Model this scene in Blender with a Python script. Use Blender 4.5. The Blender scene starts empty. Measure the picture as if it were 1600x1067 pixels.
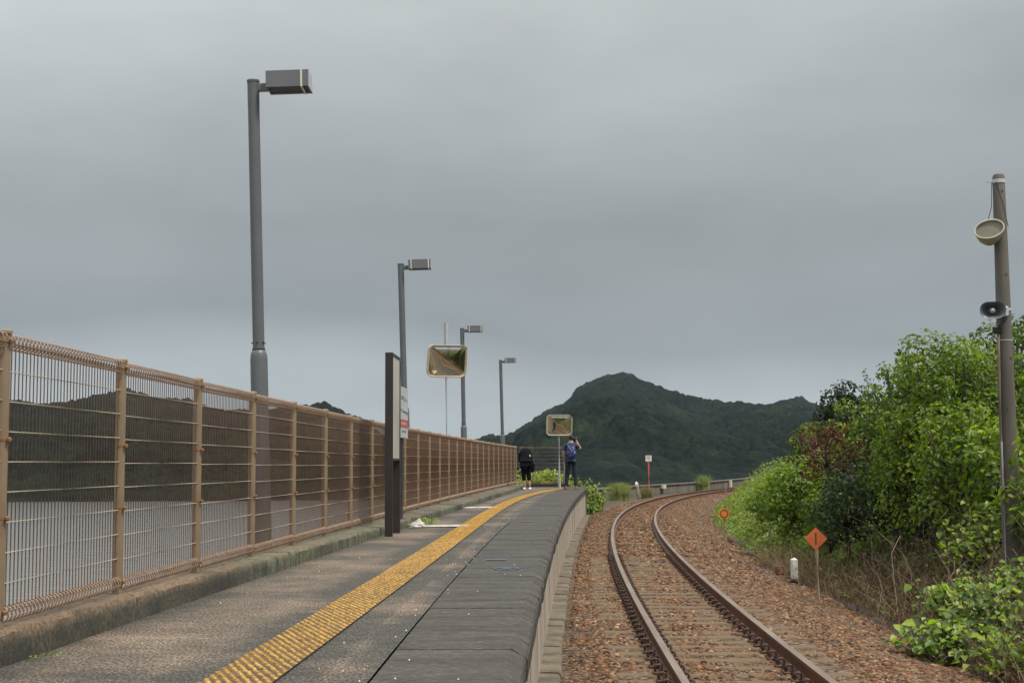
import bpy, math, random
import numpy as np
from mathutils import Vector, Matrix, Euler
R = math.radians
rng = np.random.default_rng(7)
random.seed(7)
sc = bpy.context.scene
col = sc.collection

# ------------------------------------------------------------------ camera
F = 2150.0; PITCH = math.atan((722 - 533.5) / F); ROLL = R(0.3); CAMZ = 0.89
cd = bpy.data.cameras.new('camera'); cam = bpy.data.objects.new('camera', cd); col.objects.link(cam)
cd.sensor_width = 36; cd.lens = F / 1600 * 36; cd.clip_start = 0.05; cd.clip_end = 6000
cam.matrix_world = Matrix.Translation((0, 0, CAMZ)) @ Matrix.Rotation(math.pi / 2 + PITCH, 4, 'X') @ Matrix.Rotation(-ROLL, 4, 'Z')
sc.camera = cam

# ------------------------------------------------------------------ world, sun, exposure
SUN_EL, SUN_AZ = R(60), R(128)      # azimuth clockwise from +Y
w = bpy.data.worlds.new('World'); sc.world = w; w.use_nodes = True
nt = w.node_tree; nt.nodes.clear(); N = nt.nodes.new; L = nt.links.new
wo = N('ShaderNodeOutputWorld')
sky = N('ShaderNodeTexSky'); sky.sky_type = 'NISHITA'; sky.sun_disc = False
sky.sun_elevation = SUN_EL; sky.sun_rotation = SUN_AZ; sky.dust_density = 3
tc = N('ShaderNodeTexCoord'); sep = N('ShaderNodeSeparateXYZ'); L(tc.outputs['Generated'], sep.inputs[0])
mp = N('ShaderNodeMapping'); L(tc.outputs['Generated'], mp.inputs[0]); mp.inputs['Scale'].default_value = (1.0, 1.0, 2.6)
mp.inputs['Rotation'].default_value = (0, R(-4), 0); mp.inputs['Location'].default_value = (.35, .2, .1)
n1 = N('ShaderNodeTexNoise'); n1.inputs['Scale'].default_value = 1.7; n1.inputs['Detail'].default_value = 3.5
n1.inputs['Roughness'].default_value = .42; L(mp.outputs[0], n1.inputs[0])
ma = N('ShaderNodeMath'); ma.operation = 'MULTIPLY_ADD'; L(n1.outputs[0], ma.inputs[0]); ma.inputs[1].default_value = .20
L(sep.outputs[2], ma.inputs[2])      # elevation + noise
mb = N('ShaderNodeMath'); mb.operation = 'SUBTRACT'; L(ma.outputs[0], mb.inputs[0]); mb.inputs[1].default_value = .10
cr = N('ShaderNodeValToRGB'); L(mb.outputs[0], cr.inputs[0])
SKY = [(0.0, (.41, .46, .48)), (.05, (.40, .445, .465)), (.10, (.275, .305, .32)), (.17, (.285, .309, .32)), (.24, (.375, .402, .412)),
       (.34, (.56, .595, .60)), (.55, (.85, .88, .88)), (1.0, (1.15, 1.17, 1.2))]
els = cr.color_ramp.elements
while len(els) < len(SKY): els.new(.5)
for e, (p, c) in zip(els, SKY): e.position = p; e.color = (*c, 1)
for e, (p, c) in zip(els, SKY): e.position = p; e.color = (*c, 1)
n2 = N('ShaderNodeTexNoise'); n2.inputs['Scale'].default_value = 3.0; n2.inputs['Detail'].default_value = 4.5; n2.inputs['Roughness'].default_value = .5
L(mp.outputs[0], n2.inputs[0])
mr = N('ShaderNodeMapRange'); L(n2.outputs[0], mr.inputs[0]); mr.inputs[1].default_value = .3; mr.inputs[2].default_value = .7
mr.inputs[3].default_value = .86; mr.inputs[4].default_value = 1.13
mx = N('ShaderNodeVectorMath'); mx.operation = 'SCALE'; L(cr.outputs[0], mx.inputs[0]); L(mr.outputs[0], mx.inputs[3])
bg1 = N('ShaderNodeBackground'); L(sky.outputs[0], bg1.inputs[0]); bg1.inputs[1].default_value = .006
bg2 = N('ShaderNodeBackground'); L(mx.outputs[0], bg2.inputs[0]); bg2.inputs[1].default_value = 1.0
ad = N('ShaderNodeAddShader'); L(bg1.outputs[0], ad.inputs[0]); L(bg2.outputs[0], ad.inputs[1]); L(ad.outputs[0], wo.inputs[0])
sl = bpy.data.lights.new('sun', 'SUN'); sl.energy = 3.1; sl.angle = R(9); sl.color = (1, .93, .83)
so = bpy.data.objects.new('sun', sl); col.objects.link(so)
sd = Vector((math.sin(SUN_AZ) * math.cos(SUN_EL), math.cos(SUN_AZ) * math.cos(SUN_EL), math.sin(SUN_EL)))
so.rotation_euler = sd.to_track_quat('Z', 'Y').to_euler(); so.location = sd * 60
vs = sc.view_settings; vs.view_transform = 'Standard'; vs.look = 'None'; vs.gamma = 1; vs.exposure = 0.12; vs.use_curve_mapping = False
sc.cycles.max_bounces = 6; sc.cycles.transparent_max_bounces = 8; sc.cycles.volume_bounces = 0

# ------------------------------------------------------------------ helpers
def ray(px, py):
    u = (px - 800) / F; v = (533.5 - py) / F
    c, s = math.cos(ROLL), math.sin(ROLL)
    u, v = u * c + v * s, -u * s + v * c
    return u, math.cos(PITCH) - v * math.sin(PITCH), math.sin(PITCH) + v * math.cos(PITCH)
def at(px, py, Y):
    x, y, z = ray(px, py); t = Y / y
    return Vector((x * t, Y, CAMZ + z * t))
def gp(px, py, z=0.0):
    x, y, zz = ray(px, py); t = (z - CAMZ) / zz
    return Vector((x * t, y * t, z))

def tag(o, label=None, cat=None, group=None, kind=None):
    if label: o['label'] = label
    if cat: o['category'] = cat
    if group: o['group'] = group
    if kind: o['kind'] = kind
    return o
def empty(name, loc, rz=0):
    o = bpy.data.objects.new(name, None); col.objects.link(o); o.location = loc; o.rotation_euler = (0, 0, rz)
    o.empty_display_size = .1
    return o
def frame_of(d):
    d = Vector(d).normalized(); a = Vector((0, 0, 1)) if abs(d.z) < .95 else Vector((1, 0, 0))
    s = d.cross(a).normalized(); return s, d.cross(s).normalized() * -1
class MB:
    def __init__(s): s.v = []; s.f = []; s.m = []
    def add(s, vs_, fs, m=0):
        b = len(s.v); s.v += [tuple(p) for p in vs_]; s.f += [tuple(i + b for i in f) for f in fs]; s.m += [m] * len(fs); return s
    def box(s, c, d, rz=0, m=0, bev=0, taper=1):
        x, y, z = [q / 2 for q in d]; cs, sn = math.cos(rz), math.sin(rz); P = []
        if bev:
            ring = [(-x + bev, -y), (x - bev, -y), (x, -y + bev), (x, y - bev), (x - bev, y), (-x + bev, y), (-x, y - bev), (-x, -y + bev)]
            lv = [(-z, .0, 1), (-z + bev, 1, 1), (z - bev, 1, taper), (z, 0, taper)]
            for zz, full, tp in lv:
                k = 1 if full else 1 - bev / max(x, y, .001)
                for a, b in ring: P.append((a * k * tp, b * k * tp, zz))
            fs = [tuple(range(7, -1, -1)), tuple(range(24, 32))]
            for r_ in range(3):
                for i in range(8): j = (i + 1) % 8; fs.append((r_ * 8 + i, r_ * 8 + j, r_ * 8 + 8 + j, r_ * 8 + 8 + i))
        else:
            P = [(-x, -y, -z), (x, -y, -z), (x, y, -z), (-x, y, -z), (-x * taper, -y * taper, z), (x * taper, -y * taper, z), (x * taper, y * taper, z), (-x * taper, y * taper, z)]
            fs = [(3, 2, 1, 0), (4, 5, 6, 7), (0, 1, 5, 4), (1, 2, 6, 5), (2, 3, 7, 6), (3, 0, 4, 7)]
        return s.add([(c[0] + a * cs - b * sn, c[1] + a * sn + b * cs, c[2] + h) for a, b, h in P], fs, m)
    def tube(s, pts, rad, n=8, m=0, cap=True):
        pts = [Vector(p) for p in pts]; K = len(pts)
        rs = rad if hasattr(rad, '__len__') else [rad] * K
        V = []; fs = []; sx = None
        for k, p in enumerate(pts):
            d = (pts[min(k + 1, K - 1)] - pts[max(k - 1, 0)])
            if d.length < 1e-9: d = Vector((0, 0, 1))
            d.normalize()
            if sx is None: sx, sy = frame_of(d)
            else:
                sx = (sx - d * sx.dot(d)); sx = sx.normalized() if sx.length > 1e-6 else frame_of(d)[0]
                sy = d.cross(sx)
            for i in range(n):
                a = 2 * math.pi * i / n; V.append(p + (sx * math.cos(a) + sy * math.sin(a)) * rs[k])
        for k in range(K - 1):
            for i in range(n):
                j = (i + 1) % n; fs.append((k * n + i, k * n + j, k * n + n + j, k * n + n + i))
        if cap: fs.append(tuple(range(n - 1, -1, -1))); fs.append(tuple(range((K - 1) * n, K * n)))
        return s.add(V, fs, m)
    def lathe(s, prof, c=(0, 0, 0), n=16, m=0):
        V = []; fs = []
        for r_, z in prof:
            for i in range(n): a = 2 * math.pi * i / n; V.append((c[0] + r_ * math.cos(a), c[1] + r_ * math.sin(a), c[2] + z))
        for k in range(len(prof) - 1):
            for i in range(n): j = (i + 1) % n; fs.append((k * n + i, k * n + j, k * n + n + j, k * n + n + i))
        fs.append(tuple(range(n - 1, -1, -1))); fs.append(tuple(range((len(prof) - 1) * n, len(prof) * n)))
        return s.add(V, fs, m)
    def prism(s, poly, M, th, m=0):     # poly in local xy, extruded along local z by th, then M
        n = len(poly); V = [M @ Vector((a, b, 0)) for a, b in poly] + [M @ Vector((a, b, th)) for a, b in poly]
        fs = [tuple(range(n - 1, -1, -1)), tuple(range(n, 2 * n))] + [(i, (i + 1) % n, n + (i + 1) % n, n + i) for i in range(n)]
        return s.add(V, fs, m)
    def grid(s, rows, m=0, closed=False):
        b = []; k = len(rows[0])
        V = [p for r_ in rows for p in r_]; fs = []
        for i in range(len(rows) - 1):
            for j in range(k if closed else k - 1):
                q = (j + 1) % k; fs.append((i * k + j, i * k + q, (i + 1) * k + q, (i + 1) * k + j))
        return s.add(V, fs, m)
    def xf(s, M, i0=0):
        s.v[i0:] = [tuple(M @ Vector(p)) for p in s.v[i0:]]; return s
    def mesh(s, name, mats):
        me = bpy.data.meshes.new(name); me.from_pydata(s.v, [], s.f)
        for m in (mats if isinstance(mats, (list, tuple)) else [mats]): me.materials.append(m)
        if any(s.m): me.polygons.foreach_set('material_index', s.m)
        me.update(); return me
    def build(s, name, mats, parent=None, smooth=None):
        me = s.mesh(name, mats)
        if smooth is not None: me.shade_smooth() if smooth >= 180 else me.set_sharp_from_angle(angle=R(smooth))
        if smooth is not None and smooth < 180:
            me.polygons.foreach_set('use_smooth', [True] * len(me.polygons)); me.set_sharp_from_angle(angle=R(smooth))
        o = bpy.data.objects.new(name, me); col.objects.link(o)
        if parent: o.parent = parent
        return o
def npmesh(name, V, Fc, mat, colors=None, parent=None, smooth=False):
    """V (n,3), Fc (m,k) constant face size; colors per face (m,3)"""
    me = bpy.data.meshes.new(name); n, m, k = len(V), len(Fc), Fc.shape[1]
    me.vertices.add(n); me.vertices.foreach_set('co', np.ascontiguousarray(V, dtype=np.float32).ravel())
    me.loops.add(m * k); me.loops.foreach_set('vertex_index', np.ascontiguousarray(Fc, dtype=np.int32).ravel())
    me.polygons.add(m); me.polygons.foreach_set('loop_start', np.arange(0, m * k, k, dtype=np.int32))
    me.update(calc_edges=True); me.validate()
    if smooth: me.polygons.foreach_set('use_smooth', np.ones(m, bool))
    if colors is not None:
        a = me.attributes.new('tone', 'FLOAT_COLOR', 'FACE')
        a.data.foreach_set('color', np.c_[colors, np.ones(m)].astype(np.float32).ravel())
    me.materials.append(mat)
    o = bpy.data.objects.new(name, me); col.objects.link(o)
    if parent: o.parent = parent
    return o
def copy_tree(o, parent=None):
    c = o.copy(); col.objects.link(c); c.parent = parent
    for ch in list(o.children): copy_tree(ch, c)
    return c

# ------------------------------------------------------------------ materials
def newmat(name):
    m = bpy.data.materials.new(name); m.use_nodes = True; t = m.node_tree
    return m, t, t.nodes['Principled BSDF']
def noise(t, scale, detail=4, rough=.55, vec=None, stretch=None, coord='Object'):
    n = t.nodes.new('ShaderNodeTexNoise'); n.inputs['Scale'].default_value = scale; n.inputs['Detail'].default_value = detail
    n.inputs['Roughness'].default_value = rough
    tcn = t.nodes.new('ShaderNodeTexCoord'); mpn = t.nodes.new('ShaderNodeMapping'); t.links.new(tcn.outputs[coord], mpn.inputs[0])
    if stretch: mpn.inputs['Scale'].default_value = stretch
    t.links.new(mpn.outputs[0], n.inputs[0]); return n.outputs[0]
def ramp(t, src, stops):
    c = t.nodes.new('ShaderNodeValToRGB'); t.links.new(src, c.inputs[0]); e = c.color_ramp.elements
    while len(e) < len(stops): e.new(.5)
    for _ in range(2):
        for q, (p, v) in zip(e, stops): q.position = p; q.color = (*v, 1) if hasattr(v, '__len__') else (v, v, v, 1)
    return c.outputs[0]
def mixc(t, fac, a, b, mode='MIX'):
    n = t.nodes.new('ShaderNodeMix'); n.data_type = 'RGBA'; n.blend_type = mode
    for i, s_ in ((0, fac), (6, a), (7, b)):
        if hasattr(s_, 'links'): t.links.new(s_, n.inputs[i])
        elif hasattr(s_, '__len__'): n.inputs[i].default_value = (*s_, 1)
        else: n.inputs[i].default_value = s_
    return n.outputs[2]
def bump(t, bs, src, strength=.4, dist=.01):
    b = t.nodes.new('ShaderNodeBump'); b.inputs['Strength'].default_value = strength; b.inputs['Distance'].default_value = dist
    t.links.new(src, b.inputs['Height']); t.links.new(b.outputs[0], bs.inputs['Normal'])
def pm(name, c1, c2=None, scale=6, rough=.6, metal=0, bmp=.2, bs_=60, bd=.003, spec=.5, stretch=None):
    m, t, b = newmat(name); c2 = c2 or tuple(q * .75 for q in c1)
    n = noise(t, scale, 6, .6, stretch=stretch)
    t.links.new(ramp(t, n, [(.35, c2), (.65, c1)]), b.inputs['Base Color'])
    b.inputs['Roughness'].default_value = rough; b.inputs['Metallic'].default_value = metal; b.inputs['Specular IOR Level'].default_value = spec
    if bmp: bump(t, b, noise(t, bs_, 4, .6), bmp, bd)
    return m
def attrmat(name, rough=.7, trans=0.0, var=.25, vs_=3, tcol=(1.6, 1.8, .5), spec=.3):
    m, t, b = newmat(name); a = t.nodes.new('ShaderNodeAttribute'); a.attribute_name = 'tone'
    n = noise(t, vs_, 3); v = ramp(t, n, [(.3, 1 - var), (.7, 1 + 0 * var)])
    c = mixc(t, 1.0, a.outputs['Color'], v, 'MULTIPLY'); t.links.new(c, b.inputs['Base Color'])
    b.inputs['Roughness'].default_value = rough; b.inputs['Specular IOR Level'].default_value = spec
    if trans:
        tr = t.nodes.new('ShaderNodeBsdfTranslucent'); t.links.new(mixc(t, 1.0, c, tcol, 'MULTIPLY'), tr.inputs[0])
        mxs = t.nodes.new('ShaderNodeMixShader'); mxs.inputs[0].default_value = trans
        t.links.new(b.outputs[0], mxs.inputs[1]); t.links.new(tr.outputs[0], mxs.inputs[2]); t.links.new(mxs.outputs[0], t.nodes['Material Output'].inputs[0])
    return m
M = {}
# asphalt with rusty brown tracked dirt
m, t, b = newmat('asphalt')
big = noise(t, .6, 6, .65, stretch=(1.0, 1.3, 1)); fine = noise(t, 75, 2, .6, stretch=(1, .55, 1)); med = noise(t, 5, 5, .65, stretch=(1.2, 1.6, 1))
ga = t.nodes.new('ShaderNodeAttribute'); ga.attribute_name = 'grit'
gs = t.nodes.new('ShaderNodeMath'); gs.operation = 'MULTIPLY_ADD'; t.links.new(ga.outputs['Fac'], gs.inputs[0]); gs.inputs[1].default_value = -.16; t.links.new(big, gs.inputs[2])
c = ramp(t, gs.outputs[0], [(.36, (.062, .057, .046)), (.50, (.135, .104, .076)), (.62, (.20, .150, .108))])
c = mixc(t, 1, c, ramp(t, med, [(.3, .68), (.7, 1.2)]), 'MULTIPLY')
c = mixc(t, 1, c, ramp(t, fine, [(.34, .25), (.5, .9), (.66, 2.1)]), 'MULTIPLY')
vo = t.nodes.new('ShaderNodeTexVoronoi'); vo.inputs['Scale'].default_value = 24
tcn = t.nodes.new('ShaderNodeTexCoord'); t.links.new(tcn.outputs['Object'], vo.inputs[0])
spk = ramp(t, vo.outputs['Distance'], [(.07, 1), (.12, 0)])
sel = t.nodes.new('ShaderNodeSeparateColor'); t.links.new(vo.outputs['Color'], sel.inputs[0])
selr = ramp(t, sel.outputs[0], [(.93, 0), (.95, 1)])
mm = t.nodes.new('ShaderNodeMath'); mm.operation = 'MULTIPLY'; t.links.new(spk, mm.inputs[0]); t.links.new(selr, mm.inputs[1])
c = mixc(t, mm.outputs[0], c, (.5, .48, .44)); t.links.new(c, b.inputs['Base Color'])
b.inputs['Roughness'].default_value = .88; bump(t, b, fine, .8, .006); M['asphalt'] = m
# dark coping slabs
m, t, b = newmat('coping'); med = noise(t, 1.6, 6, .65, stretch=(1, 3, 1)); fine = noise(t, 60, 3, .75, stretch=(.35, 1.6, 1))
c = ramp(t, med, [(.33, (.034, .031, .026)), (.66, (.080, .071, .057))])
c = mixc(t, 1, c, ramp(t, fine, [(.36, .55), (.56, 1.0), (.70, 3.0)]), 'MULTIPLY'); t.links.new(c, b.inputs['Base Color'])
b.inputs['Roughness'].default_value = .82; bump(t, b, fine, .6, .004); M['coping'] = m
# kerb concrete: dark faces, rust wash near top, moss patches
m, t, b = newmat('kerb_concrete'); big = noise(t, 1.3, 5, .65); fine = noise(t, 40, 4, .7); mo = noise(t, .55, 3, .5)
tcn = t.nodes.new('ShaderNodeTexCoord'); sp = t.nodes.new('ShaderNodeSeparateXYZ'); t.links.new(tcn.outputs['Object'], sp.inputs[0])
c = ramp(t, big, [(.40, (.036, .035, .027)), (.66, (.09, .078, .052))])
top = t.nodes.new('ShaderNodeMapRange'); t.links.new(sp.outputs[2], top.inputs[0]); top.inputs[1].default_value = .088; top.inputs[2].default_value = .13
rs = mixc(t, 1, top.outputs[0], ramp(t, big, [(.30, .25), (.6, 1)]), 'MULTIPLY')
c = mixc(t, rs, c, (.19, .130, .080))
mk = noise(t, 7, 6, .75, stretch=(1, 1, .35)); mmk = mixc(t, 1, ramp(t, mk, [(.44, 0), (.58, 1)]), ramp(t, mo, [(.40, 0), (.50, 1)]), 'MULTIPLY')
yr = t.nodes.new('ShaderNodeMapRange'); t.links.new(sp.outputs[1], yr.inputs[0]); yr.inputs[1].default_value = 10.2; yr.inputs[2].default_value = 11.2
mmk = mixc(t, 1, mmk, yr.outputs[0], 'MULTIPLY')
c = mixc(t, mmk, c, (.135, .150, .088))
c = mixc(t, 1, c, ramp(t, fine, [(.34, .42), (.5, 1), (.7, 1.5)]), 'MULTIPLY'); t.links.new(c, b.inputs['Base Color'])
b.inputs['Roughness'].default_value = .9; bump(t, b, mixc(t, .5, fine, mk), .8, .012); M['kerb'] = m
# platform wall panels
m, t, b = newmat('platform_wall'); st = noise(t, 3.2, 5, .7, stretch=(1, 1, .14)); fine = noise(t, 30, 4, .7)
c = ramp(t, st, [(.3, (.22, .17, .13)), (.5, (.38, .32, .26)), (.7, (.52, .46, .39))]); c = mixc(t, 1, c, ramp(t, fine, [(.3, .8), (.7, 1.1)]), 'MULTIPLY')
t.links.new(c, b.inputs['Base Color']); b.inputs['Roughness'].default_value = .85; bump(t, b, fine, .4, .004); M['wall'] = m
M['stone'] = pm('footing_stone', (.21, .175, .12), (.09, .075, .055), 3.5, .9, bmp=.8, bs_=25, bd=.02)
# tactile paving
m, t, b = newmat('tactile_base'); n = noise(t, 3, 6, .7); f_ = noise(t, 45, 4, .7)
c = ramp(t, n, [(.36, (.065, .05, .028)), (.66, (.19, .11, .030))]); c = mixc(t, 1, c, ramp(t, f_, [(.35, .45), (.65, 1.1)]), 'MULTIPLY')
t.links.new(c, b.inputs['Base Color']); b.inputs['Roughness'].default_value = .8; bump(t, b, f_, .4, .003); M['tac_base'] = m
m, t, b = newmat('tactile_dome'); n = noise(t, 4, 6, .7); f_ = noise(t, 38, 3, .8)
c = ramp(t, n, [(.3, (.34, .185, .032)), (.7, (.56, .32, .055))]); c = mixc(t, 1, c, ramp(t, f_, [(.38, .40), (.56, 1.15)]), 'MULTIPLY')
t.links.new(c, b.inputs['Base Color']); b.inputs['Roughness'].default_value = .6; M['tac_dome'] = m
M['fence'] = pm('fence_brown', (.27, .20, .130), (.195, .14, .088), 3, .42, bmp=.05)
M['roll'] = pm('roll_brown', (.30, .20, .13), (.20, .125, .078), 12, .45, bmp=0)
M['wire'] = pm('wire_brown', (.18, .098, .055), (.13, .072, .042), 8, .45, bmp=0)
M['hwire'] = pm('wire_brown_lit', (.52, .43, .31), (.40, .32, .23), 8, .4, bmp=0)  # horizontal wires: brightness of facing upward painted in as paler brown
M['clamp'] = pm('clamp_rust', (.36, .20, .09), (.22, .12, .05), 30, .5, metal=.3, bmp=.2)
M['lamp'] = pm('lamp_grey', (.115, .125, .13), (.095, .105, .11), 2, .42, bmp=.03)
M['lamphead'] = pm('lamp_head', (.13, .135, .145), (.11, .115, .125), 2, .38, bmp=.03)
M['lampdark'] = pm('lamp_underside', (.02, .02, .02), None, 3, .6, bmp=0)
M['cream'] = pm('cream_strap', (.62, .60, .48), (.5, .48, .38), 6, .5, bmp=0)
M['endsheen'] = pm('end_sky_sheen', (.45, .45, .46), (.38, .38, .39), 6, .4, bmp=0)  # lamp head end face: sky reflection painted in as pale grey
M['bolt'] = pm('bolt_dark', (.03, .03, .035), None, 9, .4, metal=.5, bmp=0)
M['sign_brown'] = pm('sign_brown', (.030, .024, .022), (.022, .018, .016), 4, .5, bmp=.05)
M['sign_face'] = pm('sign_face', (.52, .50, .45), (.38, .36, .31), 3.5, .45, bmp=.03, stretch=(1, 1, .3))
M['sign_white'] = pm('sign_white', (.50, .52, .52), (.42, .44, .44), 4, .45, bmp=0)
M['sign_post'] = pm('sign_post', (.040, .044, .056), (.03, .033, .042), 4, .4, bmp=.03)
M['red'] = pm('red_band', (.48, .09, .055), (.40, .075, .05), 6, .5, bmp=0)
M['ink'] = pm('ink', (.05, .05, .055), None, 6, .6, bmp=0)
M['galv'] = pm('galvanised', (.56, .60, .62), (.46, .50, .52), 4, .5, metal=.05, bmp=.05)
M['mframe'] = pm('mirror_frame', (.55, .50, .38), (.45, .40, .29), 5, .45, bmp=.03)
m, t, b = newmat('mirror_glass'); b.inputs['Base Color'].default_value = (.82, .80, .70, 1); b.inputs['Metallic'].default_value = 1; b.inputs['Roughness'].default_value = .05
t.links.new(ramp(t, noise(t, 9, 4), [(.3, .02), (.75, .12)]), b.inputs['Roughness']); M['mirror'] = m
# rails
m, t, b = newmat('rail_rust'); n = noise(t, 4, 6, .7); c = ramp(t, n, [(.3, (.065, .026, .012)), (.7, (.17, .068, .028))])
t.links.new(c, b.inputs['Base Color']); b.inputs['Roughness'].default_value = .65; bump(t, b, noise(t, 60, 3), .2, .003); M['rust'] = m
m, t, b = newmat('rail_top'); n = noise(t, 2, 4, .6, stretch=(4, .5, 1)); t.links.new(ramp(t, n, [(.3, (.17, .12, .085)), (.7, (.27, .22, .175))]), b.inputs['Base Color'])
b.inputs['Metallic'].default_value = .3; b.inputs['Roughness'].default_value = .5; M['railtop'] = m
M['clip'] = pm('clip_rust', (.10, .048, .028), (.045, .022, .014), 25, .6, bmp=.2)
m, t, b = newmat('sleeper'); g = noise(t, 5, 6, .7, stretch=(.5, 4, 1)); c = ramp(t, g, [(.3, (.085, .055, .032)), (.7, (.19, .138, .082))])
t.links.new(c, b.inputs['Base Color']); b.inputs['Roughness'].default_value = .9; bump(t, b, g, .6, .006); M['sleeper'] = m
# ballast ground
m, t, b = newmat('ballast'); vo = t.nodes.new('ShaderNodeTexVoronoi'); vo.inputs['Scale'].default_value = 17
tcn = t.nodes.new('ShaderNodeTexCoord'); t.links.new(tcn.outputs['Object'], vo.inputs[0])
s2 = t.nodes.new('ShaderNodeSeparateColor'); t.links.new(vo.outputs['Color'], s2.inputs[0])
c = ramp(t, s2.outputs[0], [(0, (.07, .036, .02)), (.45, (.175, .098, .052)), (.8, (.27, .165, .092)), (1, (.30, .22, .15))])
big = noise(t, .35, 4, .6); c = mixc(t, 1, c, ramp(t, big, [(.35, .75), (.65, 1.15)]), 'MULTIPLY')
c = mixc(t, 1, c, ramp(t, vo.outputs['Distance'], [(.25, 1), (.7, .35)]), 'MULTIPLY')
t.links.new(c, b.inputs['Base Color']); b.inputs['Roughness'].default_value = .9
iv = t.nodes.new('ShaderNodeMath'); iv.operation = 'SUBTRACT'; iv.inputs[0].default_value = 1; t.links.new(vo.outputs['Distance'], iv.inputs[1])
bump(t, b, iv.outputs[0], 1, .04); M['ballast'] = m
M['stones'] = attrmat('ballast_stone', .88, var=.3, vs_=20)
M['soil'] = pm('soil', (.10, .075, .05), (.045, .035, .025), 1.2, .95, bmp=.9, bs_=8, bd=.08)
M['conc'] = pm('old_concrete', (.17, .15, .12), (.085, .075, .06), 1.1, .9, bmp=.4, bs_=14, bd=.01, stretch=(1, 1, .35))
M['concpale'] = pm('pale_patch', (.60, .57, .50), (.5, .47, .4), 3, .8, bmp=.2)
m, t, b = newmat('water'); b.inputs['Base Color'].default_value = (.24, .24, .225, 1); b.inputs['Roughness'].default_value = .10
bump(t, b, noise(t, .9, 5, .6, stretch=(.5, 1.4, 1)), .35, .2); M['water'] = m
M['leaf'] = attrmat('leaf', .42, .40, .12, 2, spec=.45)
M['leaffar'] = attrmat('leaf_far', .7, .2, .2, 1, spec=.2)
M['bark'] = pm('bark', (.13, .10, .07), (.06, .045, .03), 9, .9, bmp=.7, bs_=30, bd=.01, stretch=(1, 1, .3))
M['dry'] = attrmat('dry_stem', .8, .15, .1, 4, tcol=(1, 1, 1))
# ------------------------------------------------------------------ alignment curves X(Y)
def curve(pts, deg, lo, hi):
    p = np.polyfit([a for a, _ in pts], [b_ for _, b_ in pts], deg); dp = np.polyder(p)
    def f(Y):
        Y = np.asarray(Y, float); c_ = np.clip(Y, lo, hi); return np.polyval(p, c_) + np.polyval(dp, c_) * (Y - c_)
    return f
Ltr = [(10.81, 1.28), (13.63, 1.4), (17.18, 1.53), (22.15, 1.75), (27.0, 2.0), (33.49, 2.4), (40.23, 2.99), (50.54, 4.29), (63.43, 6.49), (77.33, 9.79), (89.82, 14.49)]
Rtr = [(10.9, 2.46), (14.79, 2.61), (18.9, 2.7), (26.62, 3.03), (35.74, 3.64), (43.65, 4.47), (53.03, 5.79), (67.41, 8.53), (82.74, 13.35)]
ctr = []
for P_, s_ in ((Ltr, 1), (Rtr, -1)):
    for Y_, X_ in P_:
        sl_ = .028 + max(0, Y_ - 15) ** 1.5 * .00042
        ctr.append((Y_ - s_ * .566 * sl_ / math.hypot(1, sl_), X_ + s_ * .566 / math.hypot(1, sl_)))
ctr.sort()
trk = curve(ctr, 4, 11, 92)
edge = curve([(5.67, .03), (7.41, .08), (8.91, .16), (11.54, .27), (15.1, .44), (21.89, .79), (28.24, 1.16), (38.23, 1.83), (43.33, 2.20), (48, 2.55)], 3, 5, 50)
slabin = curve([(5.69, -.6), (7.43, -.55), (10.94, -.42), (17.17, -.22), (22, .02), (26.46, .24), (33.19, .67), (41.69, 1.25)], 3, 5, 45)
yelc = curve([(5.7, -1.13), (8, -1.03), (11, -.90), (15, -.76), (18, -.67), (24.5, -.40), (31.5, -.02), (38.4, .56), (41.8, .93), (45.5, 1.56)], 4, 5, 46)
foot = curve([(6.08, -2.26), (6.4, -2.23), (7.88, -2.15), (9.58, -2.08), (11.94, -1.95), (14.2, -1.81), (17.05, -1.60), (19.1, -1.45), (25.7, -1.02), (35, -.42), (45, .26), (49.8, .56)], 3, 6, 50)
fence_x = curve([(6.26, -2.30), (8, -2.27), (9.8, -2.22), (11.5, -2.16), (13.5, -2.08), (18.1, -1.86), (23.5, -1.58), (29.7, -1.2), (40.3, -.60), (49.6, .14)], 3, 6, 50)
def kh(Y): return float(np.interp(Y, [6, 16], [.16, .11]))
RAILZ = -.80; SLZ = RAILZ - .155
def slope(f, Y): return (float(f(Y + .05)) - float(f(Y - .05))) / .1
def offp(f, Y, d):       # point offset d to the right of curve f
    s_ = slope(f, Y); n_ = math.hypot(1, s_); return float(f(Y)) + d / n_, Y - d * s_ / n_

# ------------------------------------------------------------------ setting: water, ground, platform
PEND = 49.6
# sea
mbw = MB(); mbw.grid([[(-3500, -300, -4.6), (-400, -300, -4.6), (60, -300, -4.6), (3500, -300, -4.6)], [(-3500, 3500, -4.6), (-400, 3500, -4.6), (60, 3500, -4.6), (3500, 3500, -4.6)]])
tag(mbw.build('water', M['water']), kind='structure')
seawall = [(1.7, 51.0), (2.9, 60), (3.9, 68), (5.5, 74), (7.4, 79.5), (9.5, 84.0), (13.6, 94), (21.8, 120), (30, 150)]
def wallx(Y): return float(np.interp(Y, [p[1] for p in seawall], [p[0] for p in seawall]))
def vedge(Y): return float(trk(Y)) + 2.3      # where the growth on the right begins
hn = np.random.default_rng(3).uniform(0, 6.28, (12, 3))
def wob(x, y, k):
    s_ = 0
    for i in range(6): s_ += math.sin(x * hn[i, 0] * k * .4 + y * hn[i, 1] * k * .35 + hn[i, 2]) / (1 + i * .4)
    return s_ / 3
def gz(x, y):
    d = x - (float(trk(y)) + 2.0)
    z = -1.02
    if d > 0: z -= min(d, .5) * .25
    if d > 1.0: z += (1 - math.exp(-(d - 1.0) / 5.5)) * 2.4
    z += .05 * wob(x, y, 1.5) * min(1, max(0, d))
    return z
rows = []
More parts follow.
